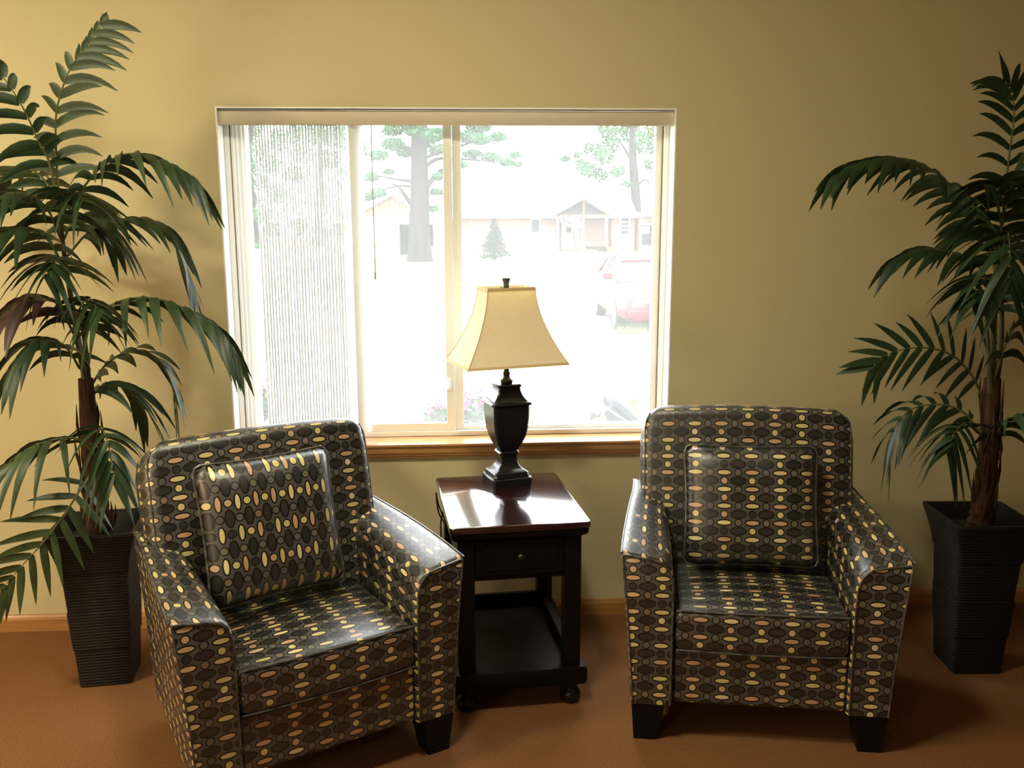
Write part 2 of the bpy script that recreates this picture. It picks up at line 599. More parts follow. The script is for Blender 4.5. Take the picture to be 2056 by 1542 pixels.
# ------------------------------------------------------------------ upholstery
def rbox(cx, cy, cz, sx, sy, sz, r, deform=None, nin=8, seg=4, faces='xyzXYZ', uvrot=False, uvo=(0, 0)):
    """rounded box in a single mesh, UV in metres per side"""
    h = (sx / 2, sy / 2, sz / 2)

    def coords(hh):
        inner = hh - r
        out = [-inner - r * math.tan(k / seg * PI / 4) for k in range(seg, 0, -1)]
        out += [-inner + 2 * inner * k / nin for k in range(nin + 1)]
        out += [inner + r * math.tan(k / seg * PI / 4) for k in range(1, seg + 1)]
        return out
    cs = [coords(q) for q in h]
    b = MB()
    index = {}

    def vert(p):
        inn = [max(-h[i] + r, min(h[i] - r, p[i])) for i in range(3)]
        d = Vector(p) - Vector(inn)
        q = Vector(inn) + (d.normalized() * r if d.length > 1e-9 else d)
        key = tuple(round(x, 5) for x in q)
        if key not in index:
            index[key] = len(b.v)
            q = q + Vector((cx, cy, cz))
            if deform:
                q = deform(q)
            b.v.append(tuple(q))
        return index[key]
    for ax, (u, v_) in ((0, (1, 2)), (1, (0, 2)), (2, (0, 1))):
        for sgn in (-1, 1):
            for i in range(len(cs[u]) - 1):
                for j in range(len(cs[v_]) - 1):
                    quad, uvs = [], []
                    for a, c in ((i, j), (i + 1, j), (i + 1, j + 1), (i, j + 1)):
                        p = [0, 0, 0]
                        p[ax] = sgn * h[ax]
                        p[u] = cs[u][a]
                        p[v_] = cs[v_][c]
                        quad.append(vert(p))
                        q = (p[u] + uvo[0], p[v_] + uvo[1])
                        uvs.append((q[1], q[0]) if uvrot else q)
                    b.uv[len(b.f)] = uvs
                    b.f.append(quad)
    return b


def arm_shape(x, z, y):
    """arms rise and draw in towards the back"""
    t = min(1, y / .52)
    sw = .008 * math.sin(t * PI) if z > .5 else 0
    return x - (x - .262) * .26 * t ** 1.3, .13 + (z - .13) * (1 + .105 * t) + sw


def arm(side):
    """flared track arm; profile swept from front to rear, print runs along the arm"""
    inner = [(.262, .13), (.262, .30), (.262, .45), (.263, .52), (.267, .552), (.276, .578), (.291, .594), (.315, .603), (.36, .612), (.400, .619), (.418, .622)]
    outer = [(.426, .621), (.427, .612), (.424, .58), (.412, .45), (.398, .28), (.389, .13)]
    prof = inner + outer
    ys = [.0, .006, .02, .08, .16, .24, .32, .40, .48, .56, .62]
    b = MB()
    secs = []
    arc = [0]
    for k in range(1, len(prof)):
        arc.append(arc[-1] + math.dist(prof[k], prof[k - 1]))
    for y in ys:
        ins = .006 if y == 0 else (.0015 if y == .006 else 0)
        sec = []
        for x, z in prof:
            # the arm top swells a little in the middle of its length
            xx, zz = arm_shape(x, z, y)
            xx += ins if x < .3 else -ins
            zz -= ins if z > .55 else 0
            sec.append((side * xx, y, zz))
        secs.append(sec)
    n = len(prof)
    verts = [p for s in secs for p in s]
    fs, uvs = [], []
    for i in range(len(ys) - 1):
        for k in range(n - 1):
            fs.append((i * n + k, i * n + k + 1, (i + 1) * n + k + 1, (i + 1) * n + k))
            uvs.append([(ys[i], arc[k]), (ys[i], arc[k + 1]), (ys[i + 1], arc[k + 1]), (ys[i + 1], arc[k])])
    b.add(verts, fs, uvs)
    # bottom
    fs = [((i + 1) * n, i * n, i * n + n - 1, (i + 1) * n + n - 1) for i in range(len(ys) - 1)]
    b2 = len(b.v)
    b.add([], [])
    for f in fs:
        b.f.append(list(f))
    # front and rear panels
    for si, y in ((0, ys[0]), (len(ys) - 1, ys[-1])):
        f = [si * n + k for k in range(n)]
        b.uv[len(b.f)] = [(secs[si][k][0] + .03, secs[si][k][2]) for k in range(n)]
        b.f.append(f)
    return b, secs


def make_chair(name, loc, ang, label):
    t = empty(name, (loc[0], loc[1], 0), R(ang))
    tag(t, label, 'armchair', 'patterned club armchairs')
    for sd in (-1, 1):
        b, secs = arm(sd)
        a_ob = b.build('armrest', M['fabric'], t, smooth=True, angle=50)
        # welt round the front panel
        pts = [Vector(q) + Vector((0, -.001, 0)) for q in secs[0]]
        pb = MB()
        pb.tube(pts, .0030, 6)
        pb.build('piping', M['piping'], a_ob, smooth=True)
        pb = MB()
        pb.tube([Vector((sd * arm_shape(.4268, .6222, y)[0], y, arm_shape(.4268, .6222, y)[1])) for y in [.0, .08, .16, .24, .32, .40, .48, .56, .61]], .0030, 6)
        pb.build('piping', M['piping'], a_ob, smooth=True)

    # back: raked, round-shouldered
    zt, hx, rc = .976, .362, .085

    def dback(q):
        x, y, z = q
        tt = max(0, min(1, (z - (zt - rc)) / rc))
        lim = hx - rc + rc * math.sqrt(max(0, 1 - tt * tt * .92))
        ax = abs(x)
        if ax > hx - rc:
            ax = hx - rc + (ax - (hx - rc)) / rc * (lim - hx + rc)
        x = math.copysign(ax, x)
        zz = z - .010 * (x / hx) ** 2 * max(0, (z - .6) / .35)
        front = max(0, min(1, (.62 - y) / .2))
        y -= .022 * front * (1 - (x / hx) ** 2) * (1 - ((z - .66) / .40) ** 2)
        zz -= max(0, (z - .55) / .4) * (y - .43) * .42
        y += (z - .45) * .22
        return Vector((x, y, zz))
    back = rbox(0, .505, .643, 2 * hx, .18, .666, .045, dback, nin=10, uvo=(.0, .01)).build('backrest', M['fabric'], t, smooth=True, angle=180)
    for sd in (-1, 1):
        pb = MB()
        pts = []
        for k in range(15):
            z = .58 + (zt - .03 - .58) * k / 14
            pts.append(dback(Vector((sd * (hx - .0132), .4282, z))))
        pb.tube(pts, .0028, 6)
        pb.build('piping', M['piping'], back, smooth=True)
    # seat cushion

    def dseat(q):
        x, y, z = q
        if z > .40:
            z += .014 * (1 - (x / .26) ** 2) * max(0, 1 - ((y - .21) / .23) ** 2)
        if y < .08:
            y -= .012 * (1 - (x / .26) ** 2)
        return Vector((x, y, z))
    cu = rbox(0, .215, .378, .520, .43, .130, .022, dseat, nin=8, uvo=(.004, .013)).build('seat_cushion', M['fabric'], t, smooth=True, angle=180)
    for z in (.4425, .315):
        pb = MB()
        pb.tube([dseat(Vector((-.256 + .512 * k / 12, .0035, z))) for k in range(13)], .0028, 6)
        pb.build('piping', M['piping'], cu, smooth=True)
    rbox(0, .05, .2195, .522, .07, .177, .012, None, nin=4, uvo=(.02, .006)).build('front_rail', M['fabric'], t, smooth=True, angle=180)
    rbox(0, .39, .215, .520, .60, .17, .012, None, nin=4).build('seat_base', M['fabric'], t, smooth=True, angle=180)
    for sx in (-1, 1):
        for y in (.055, .62):
            b = MB()
            cx = sx * (.335 if y < .3 else .27)
            s1, s0 = .052, .036
            top = [(cx + i * s1, y + j * s1, .134) for i, j in ((-1, -1), (1, -1), (1, 1), (-1, 1))]
            bot = [(cx + i * s0 + sx * .006, y + j * s0, 0) for i, j in ((-1, -1), (1, -1), (1, 1), (-1, 1))]
            b.hexa(bot, top)
            b.build('leg', M['black_wood'], t, bevel=.003)
    return t


CR = ((.917, -1.014), -10.2)
CL = ((-.350, -1.146), 29.2)
make_chair('armchair', CL[0], CL[1], 'club armchair in dark ellipse print left of the dark end table, angled towards the right')
make_chair('armchair', CR[0], CR[1], 'club armchair in dark ellipse print right of the dark end table, facing the viewer')


def make_pillow(chair, lx, ly, lz, half, sx_, sz_, tilt, roll, yaw, label, rotate_print, uvo):
    a = R(chair[1])
    p = Vector((chair[0][0] + lx * math.cos(a) - ly * math.sin(a), chair[0][1] + lx * math.sin(a) + ly * math.cos(a), lz))
    t = empty('throw_pillow', p)
    t.rotation_euler = (Matrix.Rotation(a + R(yaw), 3, 'Z') @ Matrix.Rotation(R(-tilt), 3, 'X') @ Matrix.Rotation(R(roll), 3, 'Y')).to_euler()
    tag(t, label, 'pillow', 'square throw pillows on the armchairs')
    n = 16
    b = MB()
    edge = []

    def outline(i, j):
        u, v_ = i / n * 2 - 1, j / n * 2 - 1
        x, z = u * half, v_ * half
        # corners pulled out, sides drawn in
        k = .045
        x *= 1 - k * (1 - v_ * v_) * abs(u) ** 4 - .02 * (1 - abs(u)) * 0
        z *= 1 - k * (1 - u * u) * abs(v_) ** 4
        # rounded corners
        rr = max(0, abs(u) + abs(v_) - 1.86)
        x -= math.copysign(rr * half * .35, u)
        z -= math.copysign(rr * half * .35, v_)
        return u, v_, x * sx_, z * sz_
    vs, ids = [], {}
    for s in (-1, 1):
        for i in range(n + 1):
            for j in range(n + 1):
                u, v_, x, z = outline(i, j)
                border = i in (0, n) or j in (0, n)
                th = .056 * (max(0, (1 - u ** 4)) * max(0, (1 - v_ ** 4))) ** .55
                if border and s == 1:
                    ids[(s, i, j)] = ids[(-1, i, j)]
                    continue
                ids[(s, i, j)] = len(vs)
                wob = .003 * math.sin(7 * u + 3 * v_)
                vs.append((x, s * (th + .001 if not border else 0) + wob * (1 - abs(u)), z))
    fs, uvs = [], []
    for s in (-1, 1):
        for i in range(n):
            for j in range(n):
                q = [(i, j), (i + 1, j), (i + 1, j + 1), (i, j + 1)]
                fs.append([ids[(s,) + k] for k in q])
                uu = [(outline(*k)[2] + uvo[0], outline(*k)[3] + uvo[1]) for k in q]
                uvs.append([(y, x) for x, y in uu] if rotate_print else uu)
    b.add(vs, fs, uvs)
    b.build('cover', M['fabric'], t, smooth=True, angle=180)
    loop = [(i, 0) for i in range(n)] + [(n, j) for j in range(n)] + [(i, n) for i in range(n, 0, -1)] + [(0, j) for j in range(n, -1, -1)]
    pb = MB()
    pb.tube([Vector(vs[ids[(-1, i, j)]]) for i, j in loop], .0040, 6)
    pb.build('piping', M['piping'], t, smooth=True)
    return t


make_pillow(CR, -.002, .345, .674, .208, 1.06, .97, 15, 0, 2, 'square ellipse print pillow with piping on the armchair right of the table', False, (.004, .0))
make_pillow(CL, -.045, .335, .715, .212, 1.0, 1.0, 14, 0, 3, 'square pillow with upright ellipses leaning in the armchair left of the table', True, (.0, .0))

# ------------------------------------------------------------------ end table
tb = empty('end_table', (.181, -.457, 0), R(5.4))
tag(tb, 'dark cherry end table with one drawer and bun feet under the window', 'table')
b = MB()
hw, hd = .230, .294


def rrect(hx, hy, r, z, n=4):
    out = []
    for cx, cy, a0 in ((hx - r, hy - r, 0), (-hx + r, hy - r, 90), (-hx + r, -hy + r, 180), (hx - r, -hy + r, 270)):
        for k in range(n + 1):
            a = R(a0 + 90 * k / n)
            out.append((cx + r * math.cos(a), cy + r * math.sin(a), z))
    return out


b.loft([rrect(hw - .004, hd - .004, .014, .6275), rrect(hw, hd, .016, .630), rrect(hw, hd, .016, .645), rrect(hw - .002, hd - .002, .015, .6488), rrect(hw - .006, hd - .006, .013, .650)])
b.build('tabletop', M['cherry'], tb, smooth=True, angle=30)
b = MB()
b.loft([rrect(hw - .026, hd - .024, .006, .594), rrect(hw - .022, hd - .020, .006, .598), rrect(hw - .012, hd - .010, .006, .6045), rrect(hw - .006, hd - .006, .006, .612), rrect(hw - .006, hd - .006, .006, .6273)])
b.build('moulding', M['cherry_side'], tb, smooth=True, angle=30)
LX, LY, LS = .176, .240, .0275
for sx in (-1, 1):
    for sy in (-1, 1):
        b = MB()
        q = lambda s, z: [(sx * LX + i * s, sy * LY + j * s, z) for i, j in ((-1, -1), (1, -1), (1, 1), (-1, 1))]
        b.loft([q(LS, .140), q(LS, .5935)])
        b.build('leg', M['cherry_side'], tb, bevel=.002)
        b = MB()
        b.lathe([(.018, .0), (.030, .006), (.036, .020), (.036, .032), (.029, .044), (.019, .050), (.019, .056), (.026, .060), (.027, .0725)], 20, (sx * LX, sy * LY, 0))
        b.build('bun_foot', M['lamp_body'], tb, smooth=True, angle=60)
# aprons
b = MB().box(-LX + LS + .0003, LX - LS - .0003, LY - .01, LY + .012, .455, .5935)
b.build('back_apron', M['cherry_side'], tb)
for sx in (-1, 1):
    b = MB().box(sx * LX - .012, sx * LX + .012, -LY + LS + .0003, LY - LS - .0003, .455, .5935)
    b.build('side_apron', M['cherry_side'], tb)
    b = MB().box(sx * LX - .012, sx * LX + .012, -LY + LS + .0003, LY - LS - .0003, .1404, .185)
    b.build('side_rail', M['cherry_side'], tb)
b = MB().box(-LX + LS + .0003, LX - LS - .0003, LY - .008, LY + .008, .1404, .195)
b.build('back_rail', M['cherry_side'], tb)
b = MB().box(-LX + LS + .0003, LX - LS - .0003, -LY - .016, -LY + .004, .455, .472)
b.build('drawer_rail', M['cherry_side'], tb)
b = MB()
b.box(-LX + LS + .003, LX - LS - .003, -LY - .026, -LY + .20, .4745, .5915)
b.box(-LX + LS + .022, LX - LS - .022, -LY - .029, -LY - .0258, .491, .575)
dr = b.build('drawer', M['cherry_side'], tb, bevel=.002)
b = MB()
b.lathe([(.006, .0), (.006, -.010), (.011, -.015), (.0145, -.022), (.012, -.028), (.005, -.031)], 16, (0, -LY - .029, .540), 'y')
b.build('knob', M['knob'], dr, smooth=True, angle=60)
b = MB()
b.loft([rrect(hw - .020, hd - .022, .006, .073), rrect(hw - .008, hd - .010, .008, .080), rrect(hw - .004, hd - .006, .008, .092), rrect(hw - .004, hd - .006, .008, .128), rrect(hw - .010, hd - .012, .008, .1398)])
b.build('lower_shelf', M['cherry_side'], tb, smooth=True, angle=30)

# ------------------------------------------------------------------ table lamp
LZ = .6502
lp = empty('table_lamp', (.190, -.268, LZ), R(17))
tag(lp, 'table lamp with cream flared rectangular shade and black urn base on the end table', 'lamp')


def rect(hx, hy, z, ch=.12):
    c = ch * min(hx, hy)
    return [(hx, -hy + c, z), (hx, hy - c, z), (hx - c, hy, z), (-hx + c, hy, z), (-hx, hy - c, z), (-hx, -hy + c, z), (-hx + c, -hy, z), (hx - c, -hy, z)]


def urn(name, prof, mt, par):
    b = MB()
    b.loft([rect(wd * 1.03, wd * .90, z) for wd, z in prof])
    return b.build(name, mt, par, smooth=True, angle=32)


urn('foot', [(.074, 0), (.074, .028), (.071, .031), (.066, .031), (.066, .036), (.063, .042), (.064, .046), (.060, .051), (.047, .058), (.037, .070), (.031, .085), (.029, .100), (.030, .108), (.035, .114), (.037, .118), (.034, .124)], M['lamp_body'], lp)
urn('urn', [(.030, .1242), (.036, .135), (.046, .155), (.0555, .180), (.062, .210), (.0655, .245), (.067, .280), (.067, .296), (.073, .299), (.076, .304), (.073, .309), (.064, .312), (.058, .319), (.050, .330), (.044, .342), (.041, .352), (.040, .360), (.0435, .364), (.0445, .369), (.041, .373)], M['lamp_body'], lp)
b = MB()
b.lathe([(.020, .3732), (.023, .377), (.023, .384), (.016, .389), (.0125, .395), (.012, .404), (.015, .409), (.011, .414), (.0095, .424), (.010, .452), (.010, .50)], 16)
b.build('socket', M['lamp_metal'], lp, smooth=True, angle=50)
ZB, ZTOP = .448, .720
b = MB()
secs, secs_in = [], []
NS = 12
for k in range(NS + 1):
    t = k / NS
    f = (1 - t) ** 1.75
    hx = .089 + (.190 - .089) * f
    hy = .056 + (.132 - .056) * f
    secs.append((hx, hy, ZB + (ZTOP - ZB) * t))


def shade_ring(hx, hy, z, n=4):
    cs = [(-hx, -hy), (hx, -hy), (hx, hy), (-hx, hy)]
    out = []
    for i in range(4):
        a, c = cs[i], cs[(i + 1) % 4]
        for k in range(n):
            out.append((a[0] + (c[0] - a[0]) * k / n, a[1] + (c[1] - a[1]) * k / n, z))
    return out


b.loft([shade_ring(*s) for s in secs], caps=False)
b.loft([shade_ring(s[0] - .002, s[1] - .002, s[2]) for s in secs], caps=False)
shade = b.build('lamp_shade', M['shade'], lp, smooth=True, angle=40)
b = MB()
for hx, hy, z, dz in ((secs[0][0], secs[0][1], ZB, .009), (secs[-1][0] + .001, secs[-1][1] + .001, ZTOP - .010, .011)):
    b.loft([shade_ring(hx + .0012, hy + .0012, z), shade_ring(hx - .0018 * (dz > .01) + .0012 - (.0075 if dz < .01 else 0) * .6, hy + .0012 - (.0075 if dz < .01 else 0) * .5, z + dz)], caps=False)
b.build('trim_band', M['shade_trim'], shade)
for sx, sy in ((-1, -1), (1, -1), (1, 1), (-1, 1)):
    b = MB()
    b.tube([(sx * s[0], sy * s[1], s[2]) for s in secs], .0016, 6)
    b.build('corner_seam', M['shade_trim'], shade, smooth=True)
b = MB()   # spider fitting and finial
b.box(-.087, .087, -.002, .002, ZTOP - .010, ZTOP - .007).box(-.002, .002, -.054, .054, ZTOP - .0068, ZTOP - .004)
b.tube([(-.004, 0, .47), (-.045, 0, .53), (-.05, 0, .60), (-.03, 0, .68), (0, 0, ZTOP - .01), (.03, 0, .68), (.05, 0, .60), (.045, 0, .53), (.004, 0, .47)], .0016, 6)
b.build('harp', M['lamp_metal'], lp, smooth=True)
b = MB()
b.lathe([(.009, ZTOP - .004), (.011, ZTOP + .002), (.0095, ZTOP + .008), (.0125, ZTOP + .020), (.0155, ZTOP + .030), (.0150, ZTOP + .032), (.005, ZTOP + .033)], 14)
b.build('finial', M['lamp_metal'], lp, smooth=True, angle=45)
b = MB()   # bulb inside the shade
b.lathe([(.012, .50), (.014, .515), (.028, .545), (.030, .562), (.024, .580), (.008, .590)], 14)
b.build('bulb', mat('bulb_glass', (.8, .8, .78), .3), lp, smooth=True)
b = MB()
inv = Matrix.Rotation(R(-17), 3, 'Z')
cpts = [(.185, -.20, .658), (.185, -.170, .6545), (.183, -.148, .654), (.178, -.138, .64), (.10, -.140, .60), (.0, -.145, .57), (-.050, -.152, .50), (-.058, -.150, .40), (-.04, -.14, .25), (-.03, -.12, .10), (.0, -.08, .006), (.06, -.05, .006)]
b.tube(catmull([inv @ (Vector(q) - Vector((.190, -.268, LZ))) for q in cpts], 50), .003, 6)
cpts = [(-.010, -.142, .30), (-.04, -.140, .45), (-.066, -.146, .53), (-.074, -.150, .58), (-.066, -.146, .50), (-.035, -.13, .42), (.01, -.12, .22), (.02, -.10, .006)]
b.tube(catmull([inv @ (Vector(q) - Vector((.190, -.268, LZ))) for q in cpts], 40), .003, 6)
b.build('power_cord', M['black_cable'], lp, smooth=True)


# ------------------------------------------------------------------ palms
def make_pot(root, rot):
    """square flared rattan planter; every strand of the weave is a ridge"""
    b = MB()
    cr, sr = math.cos(rot), math.sin(rot)

    def sq(hh, z):
        pts = []
        r_ = .010
        for cx, cy, a0 in ((1, 1, 0), (-1, 1, 90), (-1, -1, 180), (1, -1, 270)):
            for k in (0, 1, 2):
                a = R(a0 + 45 * k)
                x, y = cx * (hh - r_) + r_ * math.cos(a), cy * (hh - r_) + r_ * math.sin(a)
                pts.append((x * cr - y * sr, x * sr + y * cr, z))
        return pts

    def half(z):
        t = z / .567
        hh = .086 + .030 * t
        if t > .74:
            hh += .027 * ((t - .74) / .26) ** 1.5
        return hh
    secs = []
    rows = 52
    for k in range(rows):
        z0, z1 = .567 * k / rows, .567 * (k + 1) / rows
        step = .003 if (k // 13) % 2 else 0
        for f, o in ((.02, -.0012), (.3, .0008), (.7, .0008), (.98, -.0012)):
            z = z0 + (z1 - z0) * f
            secs.append(sq(half(z) + o + step, z))
    secs.append(sq(half(.567) + .002, .567))
    secs.append(sq(half(.567) + .002, .572))
    secs.append(sq(half(.567) - .010, .572))
    secs.append(sq(half(.50) - .010, .50))
    b.loft(secs)
    pot = b.build('pot', M['rattan'], root, smooth=True, angle=50)
    b = MB()
    b.loft([sq(half(.50) - .011, .5002), sq(half(.50) - .012, .512)])
    b.build('soil', M['soil'], root)
    return pot


def leaflet(base, d, side_w, L, wd, droop, seg=6, fold=.25):
    """one folded blade"""
    b = MB()
    d = d.normalized()
    pts = [base + d * (L * t) + Vector((0, 0, -droop * L * t ** 2.1)) for t in (k / seg for k in range(seg + 1))]
    secs = []
    for k, p in enumerate(pts):
        t = k / seg
        tg = (pts[min(k + 1, seg)] - pts[max(k - 1, 0)]).normalized()
        s = side_w - tg * side_w.dot(tg)
        s = s.normalized() if s.length > 1e-4 else Vector((1, 0, 0))
        nrm = s.cross(tg)
        ww = wd / 2 * (math.sin(PI * min(1, .12 + .88 * t) ** .75) ** .8 if t < 1 else .02)
        ww = max(ww, wd * .03)
        secs.append([p - s * ww - nrm * ww * fold, p, p + s * ww - nrm * ww * fold])
    n = 3
    verts = [q for s_ in secs for q in s_]
    faces = []
    for i in range(seg):
        for k in range(2):
            faces.append((i * n + k, i * n + k + 1, (i + 1) * n + k + 1, (i + 1) * n + k))
    return b.add(verts, faces)


def palm(root_loc, spec, trunk, label, budget):
    root = empty('potted_palm', (root_loc[0], root_loc[1], 0))
    tag(root, label, 'plant', 'artificial palms in square planters')
    off = Vector((root_loc[0], root_loc[1], 0))
    make_pot(root, trunk['rot'])
    # fibrous trunk
    pts = [at(*q) - off for q in trunk['path']]
    pts = [Vector((0, 0, .505))] + pts
    b = MB()
    cm = catmull(pts, 26)
    rr = []
    for i, p in enumerate(cm):
        t = i / 26
        rr.append(trunk['r0'] * (1 - t) + trunk['r1'] * t + .004 * math.sin(i * 2.4) * (1 - t))
    b.tube(cm, rr, 10)
    tr = b.build('trunk', M['bark'], root, smooth=True)
    # hanging fibre strips on the trunk
    for k in range(26):
        b = MB()
        i = random.randint(1, 22)
        a = random.uniform(0, 2 * PI)
        o = Vector((math.cos(a), math.sin(a), 0)) * (rr[i] + .001)
        p0 = cm[i] + o
        p1 = cm[min(i + random.randint(3, 6), 26)] + o * (1 + random.uniform(.0, .35))
        b.tube([p0, (p0 + p1) / 2 + o * .12, p1], [.004, .005, .001], 5)
        b.build('fibre', M['bark'], tr, smooth=True)
    # slim upper stems
    for q in trunk['stems']:
        b = MB()
        cs = catmull([at(*k) - off for k in q], 20)
        b.tube(cs, [.011 * (1 - i / 20) + .006 * i / 20 for i in range(21)], 8)
        b.build('stem', M['stem'], root, smooth=True)
    count = 0
    rest = MB()
    for fr in spec:
        P = [at(*q) - off for q in fr['p']]
        N = 26
        cs = catmull(P, N)
        b = MB()
        b.tube(cs, [.0046 * (1 - i / N) + .0012 * i / N for i in range(N + 1)], 6)
        fo = b.build('frond', M['rachis'], root, smooth=True)
        mt = M[fr.get('m', 'leaf')]
        n = fr.get('n', 16)
        L = fr.get('L', .15) * 1.28
        wd = fr.get('w', .021) * 1.55
        droop = fr.get('g', .5) * .92
        start = fr.get('s', .15)
        S0 = fr.get('S')
        single = fr.get('one')
        length = sum((cs[i + 1] - cs[i]).length for i in range(N))
        n = max(8, int(length * (1 - start) / fr.get('d', .040)))
        parts_ok = fr.get('parts', True)
        for k in range(n):
            t = start + (1 - start) * k / (n - 1)
            i = min(N - 1, int(t * N))
            p = cs[i].lerp(cs[i + 1], t * N - i) if i < N else cs[N]
            T = (cs[min(i + 1, N)] - cs[max(i - 1, 0)]).normalized()
            S = Vector(S0) if S0 else T.cross(Vector((0, 0, 1)))
            S = S - T * S.dot(T)
            S.normalize()
            ang = R(76) * (1 - t) + R(30) * t
            env = .70 + .30 * math.sin(PI * min(1, t * .85 + .12))
            for sd in (-1, 1):
                if single and sd != single and random.random() < .55:
                    continue
                a = ang + random.uniform(-.12, .12)
                d = T * math.cos(a) + S * (sd * math.sin(a)) + Vector((random.uniform(-.08, .08), random.uniform(-.08, .08), random.uniform(-.05, .10)))
                ln = L * env * random.uniform(.88, 1.1) * (fr.get('ratio', 1) if sd == -1 else 1)
                # keep blades off the wall
                tipy = p.y + off.y + d.normalized().y * ln
                if tipy > -.02:
                    d.y *= max(0.05, (-.02 - p.y - off.y) / max(.001, tipy - p.y - off.y))
                lb = leaflet(p, d, T + Vector((0, 0, .15)), ln, wd * random.uniform(.85, 1.1), droop * random.uniform(.75, 1.25))
                if parts_ok and count < budget:
                    lb.build('leaflet', mt, fo, smooth=True, angle=180)
                    count += 1
                else:
                    rest.add(lb.v, lb.f)
    if rest.v:
        o = rest.build('foliage', M['leaf'], root, smooth=True, angle=180)
        o['kind'] = 'stuff'
    return root


PLY = -.39
left = [
    # image polyline with depth, density, blade length
    dict(p=[(122, 470, -.39), (117, 380, -.40), (112, 290, -.40), (115, 215, -.40), (140, 140, -.41), (172, 95, -.41), (205, 52, -.42)], d=.040, L=.150, g=.42, S=(1, -.25, .12), s=.22, ratio=.5, w=.019),
    dict(p=[(122, 440, -.39), (100, 330, -.42), (78, 285, -.45), (48, 220, -.48), (10, 160, -.5), (-30, 120, -.52)], d=.040, L=.13, g=.55, S=(-.75, -.55, -.1), s=.2, w=.020, ratio=.6),
    dict(p=[(125, 450, -.39), (165, 380, -.42), (210, 330, -.45), (265, 308, -.47), (330, 325, -.48), (372, 350, -.48)], n=19, L=.14, g=.75, s=.12),
    dict(p=[(130, 520, -.39), (180, 465, -.36), (235, 442, -.33), (295, 440, -.30), (340, 470, -.28), (365, 520, -.27), (380, 560, -.27)], n=19, L=.14, g=.65, s=.14),
    dict(p=[(150, 690, -.39), (185, 640, -.43), (240, 605, -.47), (300, 598, -.49), (370, 618, -.50), (425, 650, -.5), (458, 690, -.5)], n=21, L=.135, g=.85, s=.1),
    dict(p=[(122, 480, -.39), (95, 420, -.45), (55, 390, -.5), (10, 390, -.54), (-40, 420, -.56)], n=16, L=.15, g=.7, s=.14),
    dict(p=[(125, 530, -.39), (95, 480, -.45), (60, 460, -.5), (15, 465, -.54), (-30, 510, -.57)], n=16, L=.15, g=.75, s=.15),
    dict(p=[(148, 670, -.39), (115, 610, -.46), (70, 598, -.5), (25, 618, -.54), (-25, 665, -.57)], n=15, L=.14, g=.7, s=.15, m='leaf_red', w=.023),
    dict(p=[(160, 740, -.39), (135, 700, -.45), (100, 680, -.5), (60, 690, -.54), (30, 730, -.57)], n=14, L=.14, g=.65, s=.15, w=.02),
    dict(p=[(175, 790, -.39), (210, 735, -.36), (260, 705, -.32), (310, 715, -.29), (345, 765, -.27), (352, 820, -.26)], n=17, L=.12, g=.45, s=.12, m='leaf_pale', S=(.25, -.9, .25)),
    dict(p=[(190, 900, -.40), (150, 880, -.52), (100, 885, -.58), (50, 905, -.62), (-10, 950, -.66)], n=15, L=.14, g=.9, s=.12, m='leaf_pale', w=.018),
    dict(p=[(195, 930, -.40), (160, 985, -.52), (128, 1035, -.57), (90, 1085, -.60), (45, 1135, -.62), (10, 1175, -.63)], n=17, L=.13, g=.18, s=.15, m='leaf_pale', S=(-.7, -.2, .6), w=.016),
    dict(p=[(192, 900, -.40), (200, 860, -.50), (210, 870, -.57), (220, 905, -.61), (226, 950, -.63)], n=13, L=.13, g=.85, s=.15, S=(1, 0, 0), w=.02),
    dict(p=[(180, 800, -.39), (215, 770, -.34), (260, 775, -.28), (285, 815, -.25)], n=12, L=.13, g=.75, s=.15, parts=False),
    dict(p=[(135, 560, -.39), (120, 520, -.46), (105, 520, -.54), (95, 550, -.60)], n=12, L=.14, g=.7, s=.15, S=(1, 0, 0), parts=False),
    dict(p=[(125, 450, -.39), (135, 400, -.46), (150, 385, -.54), (165, 400, -.60)], n=12, L=.14, g=.7, s=.15, S=(1, 0, 0), parts=False),
    dict(p=[(120, 430, -.39), (95, 370, -.36), (60, 340, -.30), (20, 340, -.25), (-20, 370, -.22)], n=14, L=.14, g=.6, s=.15, parts=False),
    dict(p=[(150, 680, -.39), (160, 620, -.46), (180, 600, -.55), (200, 630, -.62)], n=13, L=.13, g=.8, s=.15, S=(1, 0, 0), parts=False),
    dict(p=[(128, 480, -.39), (150, 440, -.32), (190, 430, -.24), (225, 470, -.2)], n=12, L=.14, g=.7, s=.15, parts=False),
]
palm((-1.245, -.39), left, dict(rot=R(7), path=[(194, 1010, -.39), (182, 900, -.39), (172, 760, -.39)], r0=.046, r1=.024,
                                 stems=[[(172, 770, -.39), (150, 640, -.39), (130, 520, -.39), (120, 420, -.39)], [(178, 790, -.40), (158, 700, -.40), (148, 640, -.40)], [(180, 800, -.38), (172, 700, -.38), (160, 620, -.38)]]),
     'tall artificial palm in square dark rattan planter, left of the window', 300)

